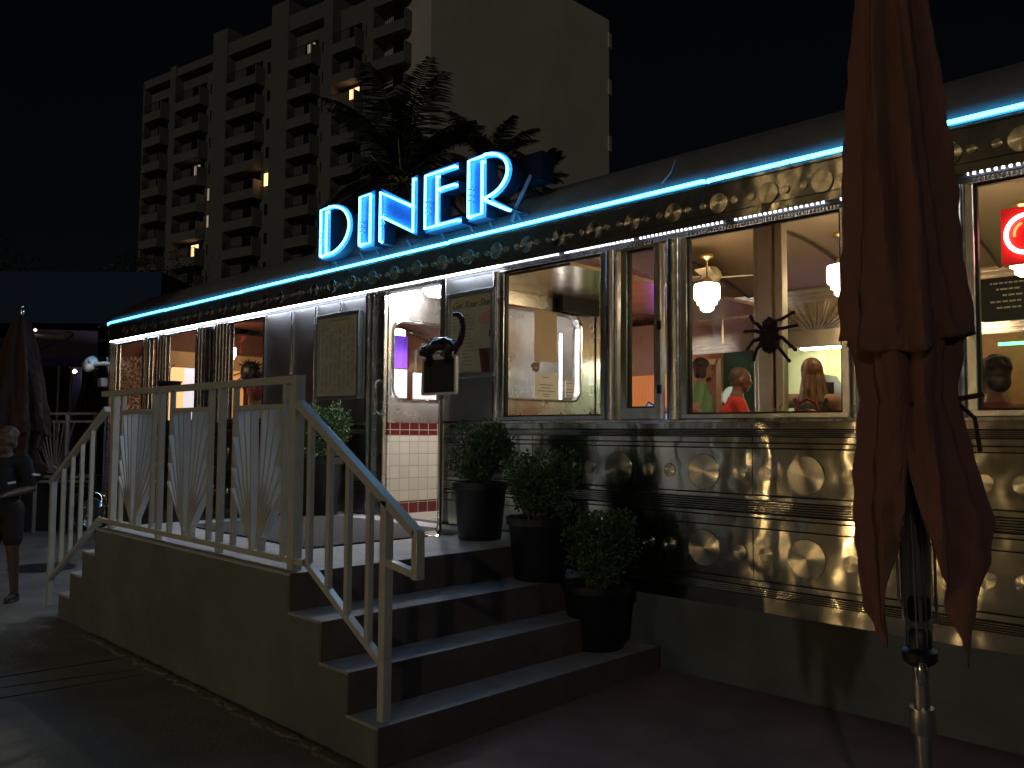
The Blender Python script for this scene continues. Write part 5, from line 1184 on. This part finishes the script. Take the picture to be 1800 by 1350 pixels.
lp = figure('person in a dark top with white stripes and black shorts standing at the left edge', (-9.20, -2.50, 0), .9, J, SKIN_SHADED, mat('navy_top', (.006, .010, .013), .8, noise=.2), mat('black_shorts', (.012, .012, .014), .8), .8, mat('blond_short_shaded', (.14, .10, .06), .6, noise=.3, nscale=30), hair_short, shoes=BLACK)  # skin and hair colours carry the shade over this figure
b = MB()
for p, q in (((.262, -.045, 1.20), (.30, .03, 1.19)), ((.09, -.145, 1.12), (.15, -.12, 1.13)), ((-.262, -.045, 1.20), (-.30, .03, 1.19))): b.beam(p, q, .012, .02)
b.build('white_stripe', WHITE, lp)
b = MB(); b.ell((0, -.36, .98), (.015, .012, .035), 10, 8); b.tube([(0, -.36, 1.0), (-.02, -.37, 1.05)], .006, 6); b.tube([(0, -.36, 1.0), (.02, -.36, 1.05)], .006, 6)
o = b.build('paper_tissue', WHITE, smooth=True); o.matrix_world = Matrix.Translation((-9.20, -2.50, 0)) @ Matrix.Rotation(.9, 4, 'Z') @ Matrix.Translation((.0, -.04, .0)); tag(o, 'small white folded tissue held by the person at the left edge', 'tissue')
# kitchen and counter things seen past the woman
t = empty('menu_holder', 'slanted grey menu holder standing on the counter right of the woman', 'menu holder', loc=(PY(1470, 700, 2.7).x, 2.7, 1.84))
b = MB(); b.prism([(-.14, 0), (.12, 0), (.12, .04), (-.06, .34), (-.13, .32)], -.15, .15); b.build('body', mat('holder_grey', (.22, .24, .2), .4, noise=.2), t, bevel=.01)
b = MB(); b.box(-.09, .05, -.16, -.151, .10, .26); b.build('screen', BLACK, t)
t = empty('tablet', 'small tablet till glowing blue at the lower left of the big window', 'tablet', loc=(-4.42, 1.3, 1.55))
b = MB(); b.beam((0, 0, .12), (.07, .07, .30), .26, .02, (1, -1, 0)); b.build('body', BLACK, t)
b = MB(); b.beam((.0, -.018, .13), (.065, .05, .29), .22, .012, (1, -1, 0)); b.build('screen', mat('tablet_screen', (.3, .4, .7), .3, emit=.5, ecol=(.35, .45, .9)), t)
b = MB(); b.lathe([(.07, -.06), (.02, -.03), (.015, .14)], 12); b.build('stand', BLACK, t)
b = MB(); b.box(-4.35, -3.35, 4.62, 4.68, 2.1, 2.75); o = b.build('kitchen_curtain', mat('kitchen_cloth', (.35, .50, .16), .8, noise=.5, nscale=3, stretch=(3, 3, .3))); tag(o, 'pale green hanging cloth on the kitchen wall above the woman', 'curtain')
for i, (x, z) in enumerate(((-2.6, 1.86), (-2.3, 1.86), (-3.0, 1.86), (-1.9, 1.86))):
    b = MB(); b.lathe([(.07, 0), (.075, .01), (.075, .16), (.05, .2), (.05, .24), (0, .24)], 14, (x, 3.5, z)); o = b.build('steel_canister', TRIM, smooth=True); tag(o, ['steel canister left of centre on the back counter', 'steel canister right of centre on the back counter', 'leftmost steel canister on the back counter', 'rightmost steel canister on the back counter'][i], 'canister', 'steel canisters on the back counter')
